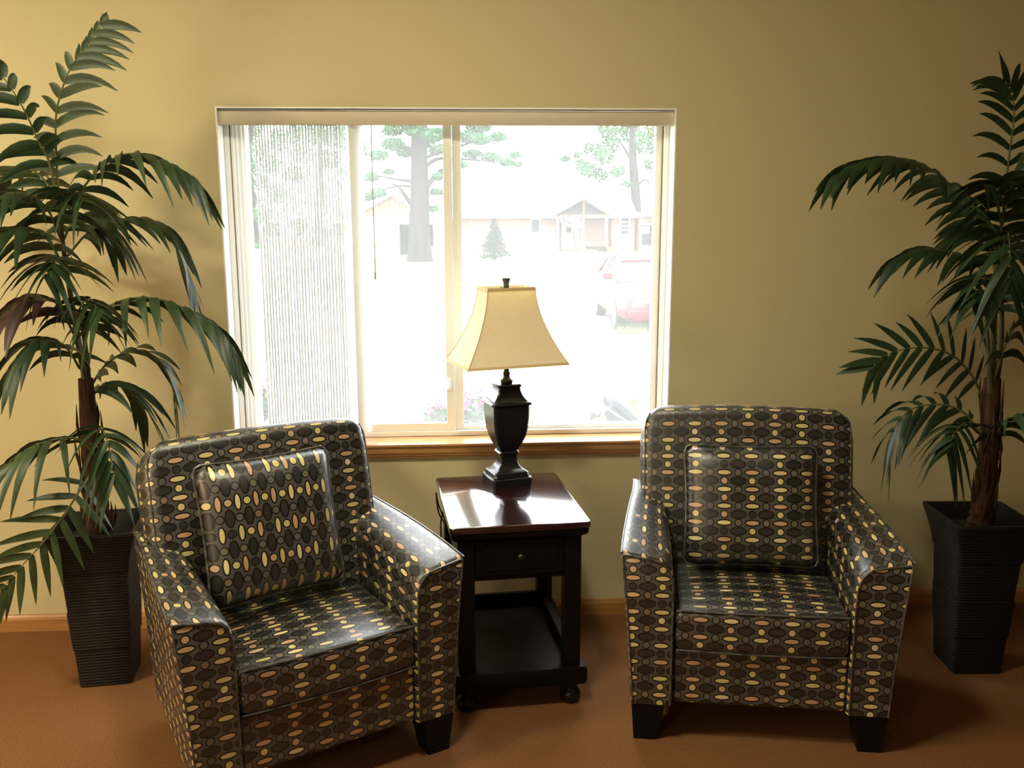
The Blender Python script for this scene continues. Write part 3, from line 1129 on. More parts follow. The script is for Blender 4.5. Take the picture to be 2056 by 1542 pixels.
RY = -.515
right = [
    dict(p=[(2010, 470, RY), (2018, 380, RY), (2028, 300, RY), (2036, 235, RY), (2032, 190, RY), (2018, 165, RY)], d=.036, L=.15, g=.40, S=(-1, -.25, .2), s=.15, w=.016),
    dict(p=[(2000, 500, RY), (1960, 440, -.55), (1925, 390, -.58), (1870, 340, -.6), (1800, 318, -.61), (1730, 325, -.61), (1690, 345, -.61)], d=.031, L=.12, g=.75, s=.14, w=.021),
    dict(p=[(1998, 590, RY), (1960, 530, -.50), (1905, 505, -.46), (1850, 500, -.43), (1810, 515, -.41)], n=16, L=.13, g=.75, s=.12),
    dict(p=[(1975, 800, RY), (1945, 745, -.55), (1905, 710, -.58), (1850, 698, -.6), (1790, 708, -.61), (1755, 735, -.61)], n=17, L=.125, g=.15, s=.12, S=(.1, .25, 1), w=.017),
    dict(p=[(1970, 870, RY), (1930, 825, -.48), (1880, 812, -.44), (1830, 822, -.41), (1795, 860, -.39), (1785, 910, -.38)], n=17, L=.12, g=.6, s=.12, S=(.2, .6, .5), w=.018),
    dict(p=[(1965, 870, RY), (1940, 850, -.60), (1918, 868, -.66), (1905, 900, -.69)], n=12, L=.12, g=.85, s=.2, S=(1, 0, 0), w=.018),
    dict(p=[(2005, 560, RY), (2018, 480, -.60), (2025, 470, -.68), (2028, 510, -.74), (2026, 560, -.76)], n=16, L=.17, g=.55, s=.1, S=(1, 0, .1), w=.018),
    dict(p=[(2005, 480, RY), (2025, 400, -.56), (2060, 360, -.6), (2110, 370, -.63)], n=14, L=.14, g=.65, s=.15),
    dict(p=[(2000, 560, RY), (1985, 490, -.48), (1960, 460, -.44), (1925, 470, -.40)], n=12, L=.13, g=.7, s=.15),
    dict(p=[(1985, 800, RY), (2020, 690, -.55), (2060, 620, -.58), (2110, 600, -.6)], n=14, L=.13, g=.75, s=.25),
    dict(p=[(1985, 900, RY), (2015, 850, -.56), (2050, 835, -.6), (2095, 860, -.63)], n=13, L=.13, g=.85, s=.15, w=.018),
    dict(p=[(1990, 620, RY), (1980, 560, -.60), (1965, 560, -.68), (1955, 600, -.72)], n=13, L=.13, g=.7, s=.15, S=(1, 0, 0)),
    dict(p=[(1995, 640, RY), (2030, 580, -.48), (2080, 570, -.45)], n=12, L=.14, g=.7, s=.15, parts=False),
    dict(p=[(2005, 500, RY), (2015, 420, -.58), (2000, 370, -.66), (1985, 370, -.7)], n=14, L=.14, g=.6, s=.15, S=(1, 0, 0), parts=False),
    dict(p=[(2012, 440, RY), (2040, 340, -.53), (2080, 280, -.54), (2130, 260, -.55)], n=14, L=.14, g=.6, s=.15, parts=False),
    dict(p=[(2005, 540, RY), (2040, 470, -.45), (2075, 450, -.4)], n=12, L=.14, g=.6, s=.15, parts=False),
]
palm((1.862, -.515), right, dict(rot=R(-4), path=[(1975, 1010, RY), (1985, 900, RY), (1993, 760, RY)], r0=.046, r1=.028,
                                  stems=[[(1993, 770, RY), (1996, 640, RY), (2004, 520, RY), (2012, 440, RY)], [(1990, 790, -.53), (1985, 720, -.53), (1980, 640, -.53)], [(1995, 800, -.50), (2010, 700, -.50), (2012, 600, -.50)]]),
     'artificial palm in square dark rattan planter, right of both armchairs', 300)

# ------------------------------------------------------------------ outdoors
M['lawn'] = mat('lawn', (.11, .13, .07), .95, .1, noise=.35, nscale=1.2)
M['asphalt'] = mat('asphalt', (.09, .09, .10), .9, .2, noise=.15, nscale=8)
M['trunk'] = mat('tree_bark', (.013, .010, .011), .9, .05, noise=.6, nscale=3, stretch=(1, 1, .3))
M['needles'] = mat('pine_needles', (.022, .080, .034), .9, .1, noise=.4, nscale=2, trans=.2)
M['spruce'] = mat('blue_spruce', (.010, .020, .020), .8, .1, noise=.4, nscale=4)
M['oakleaf'] = mat('tree_leaves', (.024, .078, .026), .9, .1, noise=.4, nscale=1.5, trans=.2)
M['brick'] = mat('tan_siding', (.15, .088, .072), .85, .2, noise=.08, nscale=3)
M['roof'] = mat('pale_roof', (.52, .51, .50), .9, .2)
M['white'] = mat('white_paint', (.80, .79, .77), .7, .3)
M['dark'] = mat('dark_interior', (.008, .008, .014), .8, .2)
M['gable'] = mat('shaded_gable', (.024, .022, .026), .9, .1)  # shade under the porch roof put into the colour
M['orange_wood'] = mat('orange_boards', (.16, .075, .04), .85, .2, noise=.2, nscale=2)
M['wglass'] = mat('far_window_glass', (.010, .010, .018), .3, .1)
M['red'] = mat('car_red', (.15, .005, .012), .4, .15, coat=0)
M['tyre'] = mat('tyre', (.008, .008, .009), .8, .2)
M['chrome'] = mat('hub_silver', (.62, .62, .64), .3, .5, metal=.4)
M['carglass'] = mat('car_glass', (.02, .026, .03), .15, .5)
M['bun_red'] = mat('bunting_red', (.2, .008, .02), .8, .2)
M['bun_blue'] = mat('bunting_blue', (.010, .012, .06), .8, .2)
M['terracotta'] = mat('terracotta', (.18, .06, .03), .8, .2)
M['pink'] = mat('pink_petals', (.30, .03, .16), .7, .2)
M['redflower'] = mat('red_petals', (.30, .015, .015), .7, .2)
M['weeds'] = mat('flower_foliage', (.02, .038, .018), .8, .2)
M['tool_grey'] = mat('tool_grey', (.007, .0075, .013), .6, .15)
M['tool_yellow'] = mat('tool_yellow', (.22, .14, .02), .5, .4)
M['pale_metal'] = mat('pale_metal', (.16, .16, .14), .5, .4)


def zg(y):
    return -.62 - .0095 * y


def ground_at(px, py):
    d = _fw + (px - 1028) / F * _r2 + (771 - py) / F * _u2
    # CAM.z + s d.z = -.62 - .0095 (CAM.y + s d.y)
    s = (-.62 - .0095 * CAM.y - CAM.z) / (d.z + .0095 * d.y)
    return CAM + d * s


b = MB()
gv = []
for y in (WT + .02, 10, 30, 60, 140):
    for x in (-110, -40, -10, 0, 10, 40, 110):
        gv.append((x, y, zg(y)))
fs = [(i * 7 + k, i * 7 + k + 1, (i + 1) * 7 + k + 1, (i + 1) * 7 + k) for i in range(4) for k in range(6)]
b.add(gv, fs)
g = b.build('ground', M['lawn'])
struct(g, 'bright lawn outside the window')
b = MB()
c0, c1, c2, c3 = ground_at(1120, 600), ground_at(1240, 668), ground_at(1330, 570), ground_at(1160, 560)
b.hexa([c0 + Vector((0, 0, .004)), c1 + Vector((0, 0, .004)), c2 + Vector((0, 0, .004)), c3 + Vector((0, 0, .004))],
       [c0 + Vector((0, 0, .016)), c1 + Vector((0, 0, .016)), c2 + Vector((0, 0, .016)), c3 + Vector((0, 0, .016))])
struct(b.build('driveway', M['asphalt']), 'grey driveway under the parked car')


def rel(o_loc):
    o = Vector(o_loc)
    return lambda p: Vector(p) - o


def sub(b, o):
    b.v = [(x - o[0], y - o[1], z - o[2]) for x, y, z in b.v]
    return b


# ---- long house
HY = 57.0
base = at(1050, 505, HY)
hz = base.z
ho = Vector((base.x, HY, hz))
house = empty('house', ho)
tag(house, 'long low house with pale roof and gabled porch across the lawn', 'house')
X = lambda px, y=HY: at(px, 440, y).x
Z = lambda py, y=HY: at(1100, py, y).z
ze, zr = Z(437), Z(376)
x0, x1 = X(900), X(1275)
b = MB()
b.box(x0, X(1116), HY, HY + 8, hz - .4, ze).box(X(1228), x1, HY, HY + 8, hz - .4, ze).box(X(1116) + .001, X(1228) - .001, HY + .6, HY + 8, hz - .4, ze)
sub(b, ho).build('wall', M['brick'], house)
b = MB()
yo = HY - .45
prof = [(yo, ze - .03), (HY + 4, zr), (HY + 8.45, ze - .03), (HY + 8.45, ze + .12), (HY + 4, zr + .16), (yo, ze + .12)]
b.loft([[(x, y, z) for y, z in prof] for x in (x0 - .4, x1 + .08)])
sub(b, ho).build('roof', M['roof'], house)
for a, c, t, d in ((1067, 1083, 441, 466), (1247, 1262, 438, 471)):
    b = MB()
    xa, xb, za, zb = X(a), X(c), Z(d), Z(t)
    e = .07
    for k in ((xa - e, xb + e, za - e, za), (xa - e, xb + e, zb, zb + e), (xa - e, xa, za, zb), (xb, xb + e, za, zb)):
        b.box(k[0], k[1], HY - .05, HY - .001, k[2], k[3])
    if a > 1200:
        for k in (1, 2, 3):
            zz = za + (zb - za) * k / 4
            b.box(xa, xb, HY - .045, HY - .002, zz - .035, zz + .035)
    f = sub(b, ho).build('window', M['white'], house)
    b = MB().box(xa, xb, HY - .025, HY - .004, za, zb)
    sub(b, ho).build('pane', M['wglass'], f)
# porch
PY = HY - 2.0
PX = lambda px: at(px, 440, PY).x
PZ = lambda py: at(1170, py, PY).z
xa, xm, xb = PX(1109), PX(1172), PX(1234)
za, zp, zb_ = PZ(434), PZ(399), PZ(434)
b = MB()
for (p, q) in (((xa, za), (xm, zp)), ((xm, zp), (xb, zb_))):
    b.loft([[(p[0], y, p[1]), (q[0], y, q[1]), (q[0], y, q[1] + .14), (p[0], y, p[1] + .14)] for y in (PY - .25, HY + 2.2)])
sub(b, ho).build('porch_roof', M['roof'], house)
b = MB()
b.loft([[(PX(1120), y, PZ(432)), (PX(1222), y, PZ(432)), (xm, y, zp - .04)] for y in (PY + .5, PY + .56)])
sub(b, ho).build('gable_shade', M['gable'], house)  # dark sheet standing in for the shade inside the open truss
b = MB().box(PX(1120), PX(1222), PY, PY + .12, PZ(436), PZ(431))
b.box(xm - .05, xm + .05, PY, PY + .1, PZ(431), zp - .1)
sub(b, ho).build('porch_beam', M['orange_wood'], house)
for px in (1120, 1171, 1218):
    b = MB().box(PX(px) - .07, PX(px) + .07, PY + .0, PY + .13, PZ(509) - .2, PZ(436) - .002)
    sub(b, ho).build('porch_post', M['white'], house)
b = MB().box(PX(1112), PX(1228), PY - .1, HY + .59, PZ(509) - .4, PZ(507))
sub(b, ho).build('porch_floor', M['pale_metal'], house)
dx = lambda px: at(px, 440, HY + .6).x
dz = lambda py: at(1140, py, HY + .6).z
b = MB().box(dx(1128), dx(1150), HY + .52, HY + .598, dz(500), dz(440))
door = sub(b, ho).build('door', M['white'], house)
b = MB().box(dx(1136), dx(1148), HY + .50, HY + .519, dz(467), dz(449))
sub(b, ho).build('pane', M['wglass'], door)

# bunting hanging from the porch beam
bo = Vector((PX(1144), PY - .05, PZ(433)))
bunt = empty('bunting', bo)
tag(bunt, 'half round red white and blue bunting hung under the porch beam', 'bunting')
rad = (PX(1168) - PX(1119)) / 2
rings = [(0, .16, 'bun_red'), (.16, .50, 'white'), (.50, .64, 'bun_blue'), (.64, .86, 'white'), (.86, 1.0, 'bun_red')]
for i, (ra, rb, mm) in enumerate(rings):
    b = MB()
    n = 18
    vs, fs = [], []
    for k in range(n + 1):
        a = PI * k / n + PI
        fold = .02 * math.sin(k * 2.6)
        for r_ in (ra, rb):
            vs.append((rad * r_ * math.cos(a), fold * r_ - .002, rad * r_ * .98 * math.sin(a)))
    for k in range(n):
        fs.append((2 * k, 2 * k + 1, 2 * k + 3, 2 * k + 2))
    v2 = [(x, y + .012, z) for x, y, z in vs]
    b.add(vs, fs).add(v2, fs)
    b.build('band', M[mm], bunt)

# windmill ornament in front of the porch
wy = PY - 1.2
wb = at(1158, 507, wy)
wm = empty('garden_windmill', wb)
tag(wm, 'white garden windmill ornament on lattice tower in front of the porch', 'ornament')
hub = at(1157, 451, wy) - wb
for i, (sx, sy) in enumerate(((-1, -1), (1, -1), (1, 1), (-1, 1))):
    b = MB().beam((sx * .20, sy * .20, 0), (hub.x + sx * .03, sy * .03, hub.z - .1), .035, .035)
    b.build('tower_leg', M['white'], wm)
b = MB()
for t in (.25, .5, .75):
    s_ = .20 - .17 * t
    z = hub.z * t
    b.box(-s_, s_, -s_ - .012, -s_ + .012, z - .012, z + .012).box(-s_, s_, s_ - .012, s_ + .012, z - .012, z + .012)
b.build('cross_brace', M['white'], wm)
for k in range(10):
    a0 = 2 * PI * k / 10
    b = MB()
    p = [(math.cos(a0 + da) * r_ + hub.x, -.06 + yy, math.sin(a0 + da) * r_ + hub.z) for r_, da, yy in ((.04, -.2, 0), (.29, -.28, -.02), (.29, .22, .03), (.04, .2, 0))]
    q = [(x, y + .012, z) for x, y, z in p]
    b.hexa(p, q)
    b.build('blade', M['white'], wm)
b = MB().lathe([(.04, -.11), (.045, -.09), (.04, -.03), (.02, .12)], 10, (hub.x, 0, hub.z), 'y')
b.build('hub', M['bun_red'], wm)
b = MB().box(hub.x - .008, hub.x + .008, .1, .42, hub.z - .03, hub.z + .03)
b.build('tail_vane', M['bun_red'], wm)

# small wagon with pots, beside the porch
wy = PY - .9
wb = at(1198, 506, wy)
wg = empty('garden_wagon', wb)
tag(wg, 'small wooden garden wagon by the right side of the porch', 'wagon')
wl, wh = (at(1220, 500, wy).x - at(1180, 500, wy).x), (at(1200, 494, wy).z - wb.z)
b = MB()
b.box(-wl / 2, wl / 2, -.25, .25, wh * .55, wh * .68).box(-wl / 2, wl / 2, -.25, -.22, wh * .68, wh * .9).box(-wl / 2, wl / 2, .22, .25, wh * .68, wh * .9)
b.box(-wl / 2, -wl / 2 + .03, -.22, .22, wh * .68, wh).box(wl / 2 - .03, wl / 2, -.22, .22, wh * .68, wh)
b.build('bed', M['trunk'], wg)
for sx in (.1, .38):
    b = MB().lathe([(.17, -.31), (.19, -.30), (.19, -.27), (.17, -.26), (.03, -.27), (.03, -.30)], 16, (sx * wl, 0, .19), 'y')
    b.build('wheel', M['tyre'], wg)
pb_ = at(1220, 497, wy - .1)
tag(MB().lathe([(.10, zg(wy) - pb_.z * 0), (.16, zg(wy) + .32), (.18, zg(wy) + .36), (.15, zg(wy) + .36), (.13, zg(wy) + .28)], 14, (pb_.x, wy - .55, 0)).build('flower_pot', M['terracotta'], None, smooth=True), 'orange terracotta pot at the right corner of the porch', 'pot')
# bench on the lawn
bb = at(1095, 528, 50)
bn = empty('lawn_bench', (bb.x, 50, zg(50)))
tag(bn, 'pale narrow bench standing on the lawn before the house', 'bench')
tz = at(1095, 517, 50).z - zg(50)
MB().box(-.30, .30, -.16, .16, tz - .05, tz).build('seat', M['pale_metal'], bn)
for sx in (-1, 1):
    MB().box(sx * .2 - .03, sx * .2 + .03, -.12, .12, 0, tz - .0505).build('leg', M['pale_metal'], bn)

# ---- annex with dark doors
AY = 56.0
ab = at(1300, 492, AY)
an = empty('shed', ab)
tag(an, 'flat roofed shed with dark double door beside the long house', 'shed')
AX = lambda px: at(px, 440, AY).x
AZ = lambda py: at(1300, py, AY).z
b = MB()
b.box(AX(1287), AX(1400), AY + .05, AY + 4, AZ(505) - .3, AZ(434))
sub(b, ab).build('wall', M['brick'], an)
b = MB().box(AX(1286.5), AX(1405), AY - .7, AY + 4.2, AZ(434) + .001, AZ(427))
sub(b, ab).build('roof', M['roof'], an)
b = MB().box(AX(1287), AX(1352), AY - .06, AY + .049, AZ(452), AZ(448)).box(AX(1287), AX(1289), AY - .06, AY + .049, AZ(505), AZ(452) - .001)
sub(b, ab).build('door_trim', M['white'], an)
for a, c in ((1289.5, 1317), (1318, 1348)):
    b = MB().box(AX(a), AX(c), AY - .04, AY + .048, AZ(491), AZ(452.5))
    d_ = sub(b, ab).build('door', M['dark'], an)
    if a < 1300:
        b = MB().box(AX(1292), AX(1304), AY - .05, AY - .041, AZ(469), AZ(455))
        sub(b, ab).build('paper_notice', M['white'], d_)

# ---- garage on the left
GY = 52.0
gb = at(830, 506, GY)
ga = empty('garage', gb)
tag(ga, 'white garage with dark open doorway and orange gable behind the big pine', 'garage')
GX = lambda px: at(px, 440, GY).x
GZ = lambda py: at(830, py, GY).z
b = MB()
zt_ = GZ(434)
b.box(GX(700), GX(801), GY, GY + 6, gb.z - .3, zt_).box(GX(870), GX(885), GY, GY + 6, gb.z - .3, zt_).box(GX(801), GX(870), GY, GY + 6, GZ(450), zt_)
b.box(GX(858), GX(862), GY + .0, GY + .1, GZ(476), GZ(450) - .001)
sub(b, gb).build('wall', M['white'], ga)
b = MB().box(GX(801) + .01, GX(870) - .01, GY + 3, GY + 3.1, gb.z - .3, GZ(450) - .01)
b.box(GX(801) + .001, GX(801) + .02, GY + .1, GY + 3, gb.z - .3, GZ(450)).box(GX(870) - .02, GX(870) - .001, GY + .1, GY + 3, gb.z - .3, GZ(450))
sub(b, gb).build('back_wall', M['dark'], ga)
gx0, gxm, gx1 = GX(718), GX(788), GX(858)
nb = 12
for k in range(nb):
    a = gx0 + (gx1 - gx0) * k / nb
    c = gx0 + (gx1 - gx0) * (k + 1) / nb
    h_ = lambda x: max(.02, (GZ(396) - zt_) * (1 - abs(x - gxm) / (gx1 - gxm)))
    b = MB().hexa([(a + .01, GY - .02, zt_ + .001), (c - .01, GY - .02, zt_ + .001), (c - .01, GY + .05, zt_ + .001), (a + .01, GY + .05, zt_ + .001)],
                  [(a + .01, GY - .02, zt_ + h_(a + .01)), (c - .01, GY - .02, zt_ + h_(c - .01)), (c - .01, GY + .05, zt_ + h_(c - .01)), (a + .01, GY + .05, zt_ + h_(a + .01))])
    sub(b, gb).build('board', M['orange_wood'], ga)
b = MB()
for p, q in (((gx0 - .4, zt_ - .15), (gxm, GZ(393))), ((gxm, GZ(393)), (gx1 + .4, zt_ - .15))):
    b.loft([[(p[0], y, p[1]), (q[0], y, q[1]), (q[0], y, q[1] + .12), (p[0], y, p[1] + .12)] for y in (GY - .3, GY + 6.2)])
sub(b, gb).build('roof', M['roof'], ga)
jb = at(866, 506, GY - .3)
b = MB().lathe([(.08, 0), (.13, .05), (.14, .25), (.10, .42), (.05, .50)], 12)
o = tag(b.build('white_jug', M['white'], None, smooth=True), 'white jug at the right edge of the garage doorway', 'jug')
o.location = (jb.x, GY - .3, zg(GY - .3))


# ---- trees
def tri_cloud(b, c, r, n, size, flat=1.0):
    for _ in range(n):
        while True:
            d = Vector((random.uniform(-1, 1), random.uniform(-1, 1), random.uniform(-1, 1)))
            if d.length <= 1:
                break
        p = Vector(c) + Vector((d.x * r, d.y * r, d.z * r * flat))
        u = Vector((random.gauss(0, 1), random.gauss(0, 1), random.gauss(0, .5))).normalized()
        v = u.cross(Vector((random.gauss(0, 1), random.gauss(0, 1), random.gauss(0, 1)))).normalized()
        s = size * random.uniform(.6, 1.3)
        k = len(b.v)
        b.v += [tuple(p - u * s), tuple(p + v * s * .45), tuple(p + u * s), tuple(p - v * s * .45)]
        b.f.append([k, k + 1, k + 2, k + 3])


def tree(name, base, trunk_pts, radii, branches, clumps, y, leafm, size, label, n_per=130, flat=.7, group=None):
    t = empty(name, base)
    tag(t, label, 'tree', group)
    o = Vector(base)
    b = MB()
    pts = [Vector(p) - o for p in trunk_pts]
    b.tube(catmull(pts, 14), [radii[0] + (radii[1] - radii[0]) * (i / 14) ** .6 for i in range(15)], 10)
    b.build('trunk', M['trunk'], t, smooth=True)
    for br in branches:
        b = MB()
        q = [at(px, py, y + dy) - o for px, py, dy in br[0]]
        b.tube(catmull(q, 10), [br[1] * (1 - .75 * i / 10) for i in range(11)], 6)
        b.build('branch', M['trunk'], t, smooth=True)
    b = MB()
    for px, py, r in clumps:
        c = at(px, py, y + random.uniform(-1.5, 1.5))
        tri_cloud(b, c - o, r * (y + CD) / F, int(n_per * (r / 25) ** 1.6), size, flat)
    f = b.build('foliage', leafm, t)
    f['kind'] = 'stuff'
    return t


y = ground_at(843, 525).y
gp = ground_at(843, 525)
tree('pine_tree', gp, [gp, at(843, 500, y), at(842, 450, y), at(843, 400, y), at(842, 330, y), at(841, 260, y), at(841, 180, y)], (.74, .36),
     [([(846, 400, 0), (858, 375, -.3), (875, 352, -.4), (893, 338, -.5)], .20), ([(838, 425, 0), (815, 395, -.4), (800, 375, -.6), (783, 368, -.7)], .14),
      ([(838, 365, 0), (810, 362, -.5), (785, 358, -.8), (750, 352, -.9)], .10), ([(848, 345, 0), (870, 322, -.4), (905, 318, -.6), (960, 322, -.7), (1020, 328, -.8)], .12),
      ([(838, 385, 0), (815, 373, .4), (770, 380, .6), (740, 395, .6)], .08), ([(846, 320, 0), (900, 300, .5), (960, 285, .8), (1010, 290, 1)], .10), ([(838, 310, 0), (800, 290, .3), (760, 285, .5)], .10),
      ([(850, 395, 0), (880, 385, .4), (905, 395, .6)], .06)],
     [(790, 290, 24), (815, 305, 22), (850, 285, 24), (870, 270, 26), (760, 312, 20), (835, 260, 26), (880, 300, 20), (790, 262, 22), (745, 355, 18), (760, 388, 18), (740, 395, 16), (780, 345, 12),
      (880, 355, 14), (875, 385, 14), (868, 420, 14), (890, 345, 12), (935, 275, 24), (965, 280, 22), (1000, 275, 18), (950, 310, 20), (985, 315, 20), (1015, 325, 16), (1035, 312, 14), (960, 255, 26), (1040, 330, 10),
      (1135, 318, 10), (925, 330, 14), (800, 240, 30), (870, 230, 30)],
     y, M['needles'], .13, 'big pine with thick bare trunk on the lawn in front of the garage', 480, .5)
# spruce
gp = ground_at(993, 522)
y = gp.y
sp_ = empty('spruce_tree', gp)
tag(sp_, 'small blue spruce standing alone on the lawn before the house', 'tree')
hgt = at(993, 440, y).z - gp.z
b = MB().tube([(0, 0, 0), (0, 0, hgt * .95)], [.07, .015], 7)
b.build('trunk', M['trunk'], sp_)
b = MB()
rw = 29 * (y + CD) / F
for k in range(17):
    t = k / 16
    z = hgt * (.10 + .88 * t)
    rr = rw * (1.0 - t) ** .85 * random.uniform(.85, 1.12) + .03
    for j in range(int(9 + 8 * (1 - t))):
        a = random.uniform(0, 2 * PI)
        e = Vector((math.cos(a) * rr, math.sin(a) * rr, z - .07 * rr / rw))
        for s in range(7):
            c = Vector((0, 0, z)).lerp(e, .25 + .75 * s / 6)
            tri_cloud(b, c, .05, 2, .085)
b.build('foliage', M['spruce'], sp_)['kind'] = 'stuff'
# trees beyond
yb = 72
tree('shade_tree', (at(1275, 505, yb).x, yb, zg(yb)), [(at(1275, 505, yb).x, yb, zg(yb)), at(1278, 430, yb), at(1273, 350, yb), at(1270, 290, yb), at(1275, 230, yb)], (.55, .25),
     [([(1272, 330, 0), (1255, 300, -.5), (1240, 280, -.7)], .16), ([(1274, 300, 0), (1290, 275, .4), (1305, 262, .6)], .14), ([(1276, 380, 0), (1295, 360, .4), (1315, 385, .6)], .12)],
     [(1225, 290, 22), (1210, 315, 22), (1190, 300, 20), (1180, 340, 20), (1205, 352, 18), (1165, 330, 14), (1240, 345, 16), (1255, 270, 24), (1295, 275, 22), (1312, 300, 18), (1280, 300, 14), (1255, 372, 12), (1320, 260, 24), (1220, 262, 22), (1305, 330, 14), (1265, 250, 24), (1160, 310, 10)],
     yb, M['oakleaf'], .17, 'tall leafy tree rising behind the right end of the long house', 420, .8, None)
yb = 66
tree('bushy_tree', (at(512, 505, yb).x, yb, zg(yb)), [(at(512, 505, yb).x, yb, zg(yb)), at(510, 450, yb), at(503, 380, yb), at(500, 310, yb), at(505, 240, yb)], (.40, .2),
     [([(502, 350, 0), (520, 320, .4), (545, 300, .6)], .12)],
     [(505, 265, 24), (520, 300, 20), (500, 330, 22), (520, 365, 20), (505, 400, 18), (525, 430, 20), (510, 470, 14), (545, 330, 22), (560, 280, 24), (555, 390, 20), (545, 460, 20), (480, 300, 22), (480, 400, 22), (520, 500, 14)],
     yb, M['oakleaf'], .17, 'bushy green tree seen between window frame and stacked blind slats', 420, .9, None)
yb = 70
tree('leafy_tree', (at(640, 505, yb).x, yb, zg(yb)), [(at(640, 505, yb).x, yb, zg(yb)), at(640, 430, yb), at(642, 350, yb), at(640, 260, yb)], (.45, .2),
     [([(641, 340, 0), (670, 310, .4), (700, 300, .6)], .12)],
     [(600, 270, 26), (640, 275, 26), (680, 280, 26), (715, 300, 24), (610, 310, 24), (660, 320, 24), (700, 345, 22), (590, 350, 20), (640, 260, 28), (690, 260, 26), (720, 380, 16), (600, 455, 20), (640, 465, 18), (680, 460, 18), (700, 430, 16)],
     yb, M['oakleaf'], .17, 'leafy tree half hidden behind the vertical blind slats', 420, .8, None)

# ---- car
fl, rl = ground_at(1236, 662), ground_at(1203, 637)
axis = (fl - rl)
axis.z = 0
axis.normalize()
hd_ = math.atan2(axis.y, axis.x)
# local: +x forward, +y to the driver's left; the seen flank is local -y
car = empty('car', (0, 0, 0), hd_)
side_n = Vector((-axis.y, axis.x, 0))       # to local +y
wheelbase = 2.62
org = fl - axis * (wheelbase / 2) + side_n * .82
car.location = (org.x, org.y, zg(org.y) + .01)
tag(car, 'red sedan parked at the right of the view through the window', 'car')
Wd = .86
stations = [  # x, half width bottom, z sill, z belt, half width belt
    (-2.15, .70, .42, .78, .66), (-2.05, .80, .28, .92, .76), (-1.5, .85, .22, .98, .82), (-.6, .87, .20, .97, .84), (.4, .87, .20, .95, .83), (1.0, .86, .21, .92, .82), (1.6, .84, .23, .82, .78), (2.02, .78, .24, .68, .70), (2.14, .70, .30, .56, .64)]
b = MB()
secs = []
for x, wb_, z0, z1, wt in stations:
    half = [(0, z0), (wb_ * .8, z0), (wb_, z0 + .10), (wb_ + .01, (z0 + z1) / 2), (wt + .01, z1 - .07), (wt * .93, z1 - .01), (wt * .5, z1 + .02), (0, z1 + .03)]
    ring = [(x, yv, z) for yv, z in half] + [(x, -yv, z) for yv, z in reversed(half[1:-1])]
    secs.append(ring)
b.loft(secs)
body = b.build('body', M['red'], car, smooth=True, angle=45)
b = MB()
cab = [(-1.75, .62, .96, .97), (-1.25, .60, .94, 1.30), (-.7, .58, .94, 1.42), (.05, .58, .94, 1.42), (.45, .60, .94, 1.27), (1.0, .70, .93, .95)]
secs = []
for x, wt, z0, z1 in cab:
    wb_ = .74
    k = min(1, (z1 - z0) / .45)
    wtop = wb_ - (wb_ - wt) * k
    secs.append([(x, -wb_, z0 - .03), (x, wb_, z0 - .03), (x, wtop, z1 - .03), (x, wtop * .7, z1), (x, -wtop * .7, z1), (x, -wtop, z1 - .03)])
b.loft(secs)
b.build('cabin_glass', M['carglass'], car, smooth=True, angle=40)
b = MB()
b.loft([[(x, -w_, z), (x, w_, z), (x, w_ * .8, z + .035), (x, -w_ * .8, z + .035)] for x, w_, z in ((-1.25, .60, 1.29), (-.7, .585, 1.41), (.05, .585, 1.41), (.4, .60, 1.30))])
b.build('roof', M['red'], car, smooth=True)
for sd in (-1, 1):
    b = MB()
    b.beam((.40, sd * .59, 1.30), (1.02, sd * .76, .93), .05, .04).beam((-.45, sd * .60, 1.41), (-.50, sd * .77, .95), .06, .03).beam((-1.25, sd * .61, 1.29), (-1.72, sd * .74, .96), .08, .05)
    b.build('pillar', M['red'], car)
    b = MB()
    b.loft([[(.62 + k, sd * y_, z) for y_, z in ((.80, .95), (1.00, .97), (1.00, 1.09), (.80, 1.08))] for k in (0, .09)])
    b.build('mirror', M['red'], car, bevel=.02)
    for x in (1.31, -1.31):
        b = MB().lathe([(.18, -.10), (.315, -.10), (.325, -.07), (.325, .07), (.315, .10), (.18, .10)], 24, (x, sd * .76, .315), 'y')
        wl_ = b.build('wheel', M['tyre'], car, smooth=True)
        b = MB().lathe([(.02, -.115), (.16, -.108), (.20, -.099), (.20, .099), (.16, .108), (.02, .115)], 20, (x, sd * .76, .315), 'y')
        b.build('hub_cap', M['chrome'], wl_, smooth=True)
    b = MB()
    b.box(2.00, 2.10, sd * .40 - .20, sd * .40 + .20, .56, .68)
    b.build('headlamp', M['white'], car, bevel=.03)
b = MB().box(2.06, 2.20, -.70, .70, .33, .50)
b.build('bumper', M['red'], car, bevel=.05)
b = MB().box(2.201, 2.215, -.26, .26, .36, .47)
b.build('number_plate', M['white'], car)
# grass tufts under the car's nose
b = MB()
for _ in range(900):
    p = ground_at(random.uniform(1238, 1330), random.uniform(663, 672))
    h_ = random.uniform(.05, .16)
    a = random.uniform(0, PI)
    s = .012
    lean = Vector((random.uniform(-.05, .05), random.uniform(-.05, .05), h_))
    k = len(b.v)
    b.v += [tuple(p + Vector((math.cos(a) * s, math.sin(a) * s, 0))), tuple(p - Vector((math.cos(a) * s, math.sin(a) * s, 0))), tuple(p + lean)]
    b.f.append([k, k + 1, k + 2])
tag(b.build('grass', M['lawn']), 'long grass along the front bumper of the parked car', 'grass', None, 'stuff')


